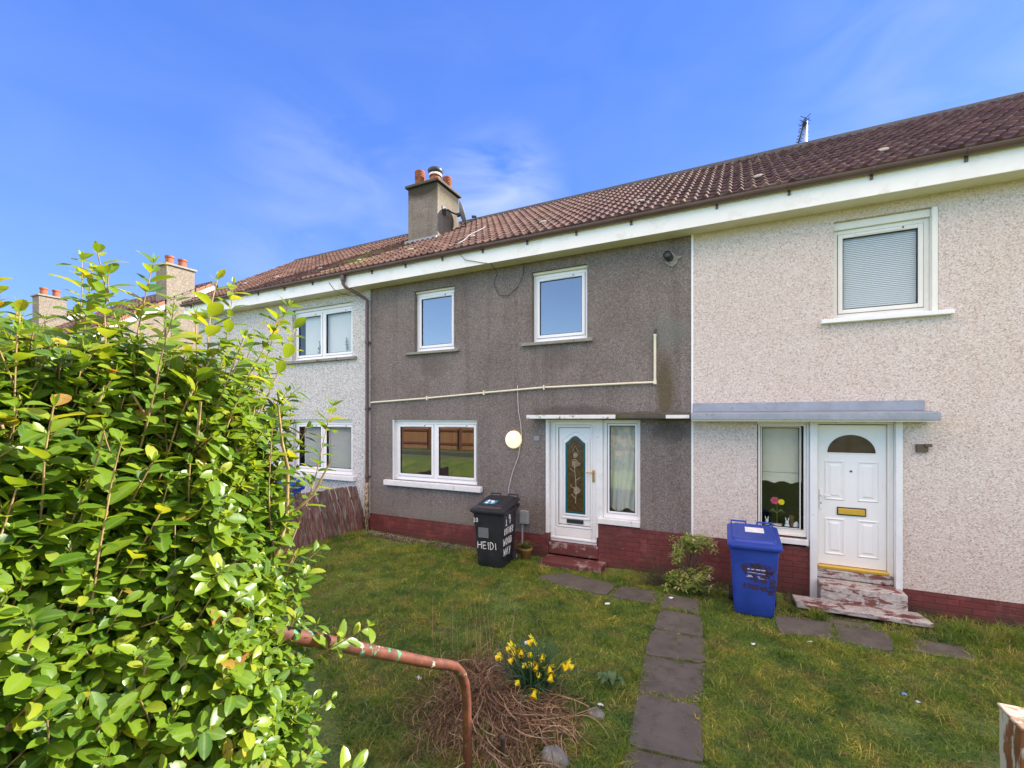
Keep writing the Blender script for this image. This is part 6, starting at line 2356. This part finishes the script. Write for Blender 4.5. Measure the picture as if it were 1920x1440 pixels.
# top
for i in range(950):
    x = -1.38 - abs(hr_.gauss(0, 1.0)) if hr_.random() < 0.6 else hr_.uniform(-5.2, -1.45)
    y = hr_.uniform(-7.75, -6.22)
    if x < -5.4:
        continue
    if math.hypot(x, y + 7.3) < 1.40:
        continue
    edge = 0.12 * smooth(-1.85, -1.4, x)
    L = hr_.uniform(0.30, 0.60)
    if hr_.random() < 0.08:
        L += hr_.uniform(0.08, 0.22)
    shoot((x, y, 2.06 - edge + hr_.uniform(-0.10, 0.05)), (hr_.gauss(0.14, 0.2), hr_.gauss(0.0, 0.2), 1.0), L, 0.25, hr_.uniform(0.052, 0.078), 0.50, 0.2, 0.030)
# thin upright shoots standing clear of the top
for i in range(130):
    x = -1.40 - abs(hr_.gauss(0, 0.9))
    y = hr_.uniform(-7.6, -6.4)
    if math.hypot(x, y + 7.3) < 1.45:
        continue
    shoot((x, y, 2.30 - 0.12 * smooth(-1.85, -1.4, x)), (hr_.gauss(0.16, 0.12), hr_.gauss(0.03, 0.12), 1.0), hr_.uniform(0.36, 0.68), 0.05, hr_.uniform(0.056, 0.076), 0.55, 0.15, 0.030, 0.0030)
# stray shoots that break the outline
for (p, d, L) in (((-1.34, -6.26, 1.58), (0.75, 0.50, 0.42), 0.30), ((-1.38, -6.26, 1.12), (0.85, 0.40, 0.35), 0.30), ((-1.50, -6.32, 2.05), (0.25, 0.4, 0.8), 0.40), ((-1.52, -6.30, 2.35), (0.10, 0.35, 1.0), 0.46), ((-1.75, -6.30, 2.40), (-0.05, 0.2, 1.0), 0.56),
                  ((-1.70, -6.25, 2.35), (0.25, 0.3, 1.0), 0.50), ((-1.62, -7.02, 2.20), (-0.1, 0.05, 1.0), 0.74), ((-1.66, -6.98, 2.3), (0.05, 0.1, 1.0), 0.52)):
    shoot(p, d, L, 0.2, 0.068, 0.62, 0.35, 0.032)
# shaded leaves and wood inside
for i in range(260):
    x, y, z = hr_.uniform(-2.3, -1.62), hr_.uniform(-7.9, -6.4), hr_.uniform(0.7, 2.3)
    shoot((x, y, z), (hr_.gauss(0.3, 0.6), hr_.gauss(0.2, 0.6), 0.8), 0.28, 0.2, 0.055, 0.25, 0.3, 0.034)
HVn = np.array([tuple(v) for v in HV], dtype=np.float32)
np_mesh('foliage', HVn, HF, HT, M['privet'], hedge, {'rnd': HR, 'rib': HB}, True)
wood = MB()
for i in range(150):
    x, y = hr_.uniform(-2.2, -1.58), hr_.uniform(-7.8, -6.4)
    p = Vector((x, y, gz(x, y) - 0.05))
    d = Vector((hr_.gauss(-0.03, 0.12), hr_.gauss(0, 0.16), 1)).normalized()
    path = [p.copy()]
    for q in range(9):
        d = (d + Vector((hr_.gauss(0, 0.12), hr_.gauss(0, 0.12), 0.25))).normalized()
        p = p + d * 0.17
        path.append(p.copy())
        if q > 2:
            dd = (d + Vector((hr_.gauss(0.2, 0.5), hr_.gauss(0, 0.5), 0.1))).normalized()
            wood.tube([p, p + dd * 0.12, p + (dd + Vector((0, 0, 0.3))).normalized() * 0.24], [0.006, 0.0045, 0.003], 5, False)
    r0 = hr_.uniform(0.008, 0.02)
    wood.tube(path, [r0 * (1 - 0.07 * k) for k in range(len(path))], 7, False)
for (x, y) in ((-1.52, -6.95), (-1.60, -7.05), (-1.55, -6.82), (-1.50, -6.66)):
    wood.tube([(x, y, 0.6), (x + 0.05, y + 0.02, 1.2), (x + 0.02, y - 0.03, 1.5), (x + 0.1, y + 0.03, 1.75), (x + 0.06, y + 0.1, 2.1)], [0.03, 0.026, 0.028, 0.02, 0.012], 9, False)
wood.build('wood', M['bark'], hedge, True)
stems.build('twigs', M['bark'], hedge, True)

# ---------------------------------------------------------------- houses further along, and what stands across the street
for (gx, dpt, lab, grey) in ((-18.0, 0.0, 'buff roughcast gable house with white bargeboards beyond the white house', False), (-27.5, -0.3, 'distant buff gable house with two chimney pots seen over the hedge', False)):
    nb = thing('gable_house', lab, 'house', (gx - 3, 0, 0), 'houses further along the terrace')
    w = MB()
    y0, yr, y2 = -0.3 + dpt, 3.12 + dpt, 6.6 + dpt
    w.poly([(gx, y0, -0.1), (gx, y2, -0.1), (gx, y2, 5.2), (gx, yr, 7.45), (gx, y0, 5.2)])
    wall_panel(w, gx - 6.3, gx, -0.1, 5.2, [(gx - 3.2, gx - 1.6, 3.7, 4.95), (gx - 3.2, gx - 1.6, 1.1, 2.4)], y0, 0.16)
    w.poly([(gx - 6.3, y2, -0.1), (gx - 6.3, y0, -0.1), (gx - 6.3, y0, 5.2), (gx - 6.3, yr, 7.45), (gx - 6.3, y2, 5.2)])
    w.build('wall', M['gable_dash'], nb)
    for zz in ((3.7, 4.95), (1.1, 2.4)):
        fo = MB().ring(gx - 3.19, gx - 1.61, zz[0], zz[1], 0.06, y0 + 0.08, y0 + 0.14).build('window', M['upvc'], nb)
        MB().box(gx - 3.13, gx - 1.67, y0 + 0.10, y0 + 0.11, zz[0] + 0.06, zz[1] - 0.06).build('pane', M['fan_glass'], fo)
    ro = roof_part(nb, gx - 6.35, gx + 0.10, 'roof', 0.30, y0 - 0.38, 5.12, yr, 7.62)
    v = MB()
    for sy, nme in ((-1, 'bargeboard'),):
        # white boards under a run of clay verge tiles, broken by the chimney
        for (ya, yb) in ((y0 - 0.42, 1.45 + dpt), (2.45 + dpt, yr)):
            za = 5.10 + (ya - (y0 - 0.38)) * (7.62 - 5.12) / (yr - (y0 - 0.38))
            zb = 5.10 + (yb - (y0 - 0.38)) * (7.62 - 5.12) / (yr - (y0 - 0.38))
            MB().prism([(ya, za - 0.24), (yb, zb - 0.24), (yb, zb), (ya, za)], gx + 0.005, gx + 0.055, 'x').build('bargeboard', M['upvc'], nb)
            k = max(1, int((yb - ya) / 0.30))
            vt_ = MB()
            for i in range(k):
                t0, t1 = i / k, (i + 0.97) / k
                a0, a1 = ya + (yb - ya) * t0, ya + (yb - ya) * t1
                b0, b1 = za + (zb - za) * t0, za + (zb - za) * t1
                vt_.prism([(a0, b0 - 0.07), (a1, b1 - 0.09), (a1, b1 + 0.055), (a0, b0 + 0.075)], gx - 0.12, gx + 0.085, 'x')
            vt_.build('verge_tile', M['verge'], nb, bevel=0.01)
    MB().box(gx - 0.62, gx + 0.06, 1.50 + dpt, 2.42 + dpt, 5.2, 7.84).build('chimney_stack', M['gable_dash'], nb)
    cs_ = [o for o in nb.children if o.name.startswith('chimney_stack')][-1]
    MB().box(gx - 0.68, gx + 0.12, 1.44 + dpt, 2.48 + dpt, 7.84, 7.91).build('chimney_cap', M['sill_grey'], cs_, bevel=0.01)
    for yy in (1.76, 2.18):
        chimney_pot((gx - 0.28, yy + dpt, 7.90), 0.36, 0.13, False, cs_)
    MB().box(gx - 6.4, gx, y0 - 0.36, y0 - 0.33, 4.90, 5.12).build('fascia', M['fascia'], nb)

ff = thing('timber_fence', 'orange brown close boarded fence across the street, reflected in the ground floor windows', 'fence', (-8, -11, 0.8))
V, F, RN = [], [], []
i = 0
x = -30.0
while x < 14:
    wd = 0.10
    n = len(V)
    z0, z1 = gz(x, -11) + 0.06, gz(x, -11) + 1.28 + random.uniform(-0.01, 0.01)
    r_ = random.random()
    for (xx, zz) in ((x, z0), (x + wd, z0), (x + wd, z1), (x, z1)):
        for yy in (-11.02, -11.0):
            V.append((xx, yy, zz))
            RN.append(r_)
    F += [(n, n + 2, n + 4, n + 6), (n + 1, n + 7, n + 5, n + 3), (n, n + 1, n + 3, n + 2), (n + 2, n + 3, n + 5, n + 4), (n + 4, n + 5, n + 7, n + 6), (n + 6, n + 7, n + 1, n)]
    x += 0.118
me = bpy.data.meshes.new('boards')
me.from_pydata(V, [], F)
at = me.attributes.new('rnd', 'FLOAT', 'POINT')
at.data.foreach_set('value', RN)
finish('boards', me, M['far_fence'], ff)
x = -30.0
while x < 14:
    z = gz(x, -11)
    MB().box(x, x + 0.10, -10.998, -10.90, z - 0.1, z + 1.18).build('post', plain('far_post', (0.17, 0.07, 0.04), 0.8) if 'far_post' not in M else M['far_post'], ff) if False else None
    x += 2.4
M['far_post'] = plain('brown_fence_post', (0.17, 0.075, 0.045), 0.8)
x = -30.0
while x < 14:
    z = gz(x, -11)
    MB().box(x, x + 0.11, -10.945, -10.84, z - 0.1, z + 1.15).build('post', M['far_post'], ff)
    x += 1.8
for zz in (0.30, 0.95):
    MB().box(-30, 14, -10.998, -10.947, 0.85 + zz, 0.85 + zz + 0.09).build('rail', M['far_post'], ff)
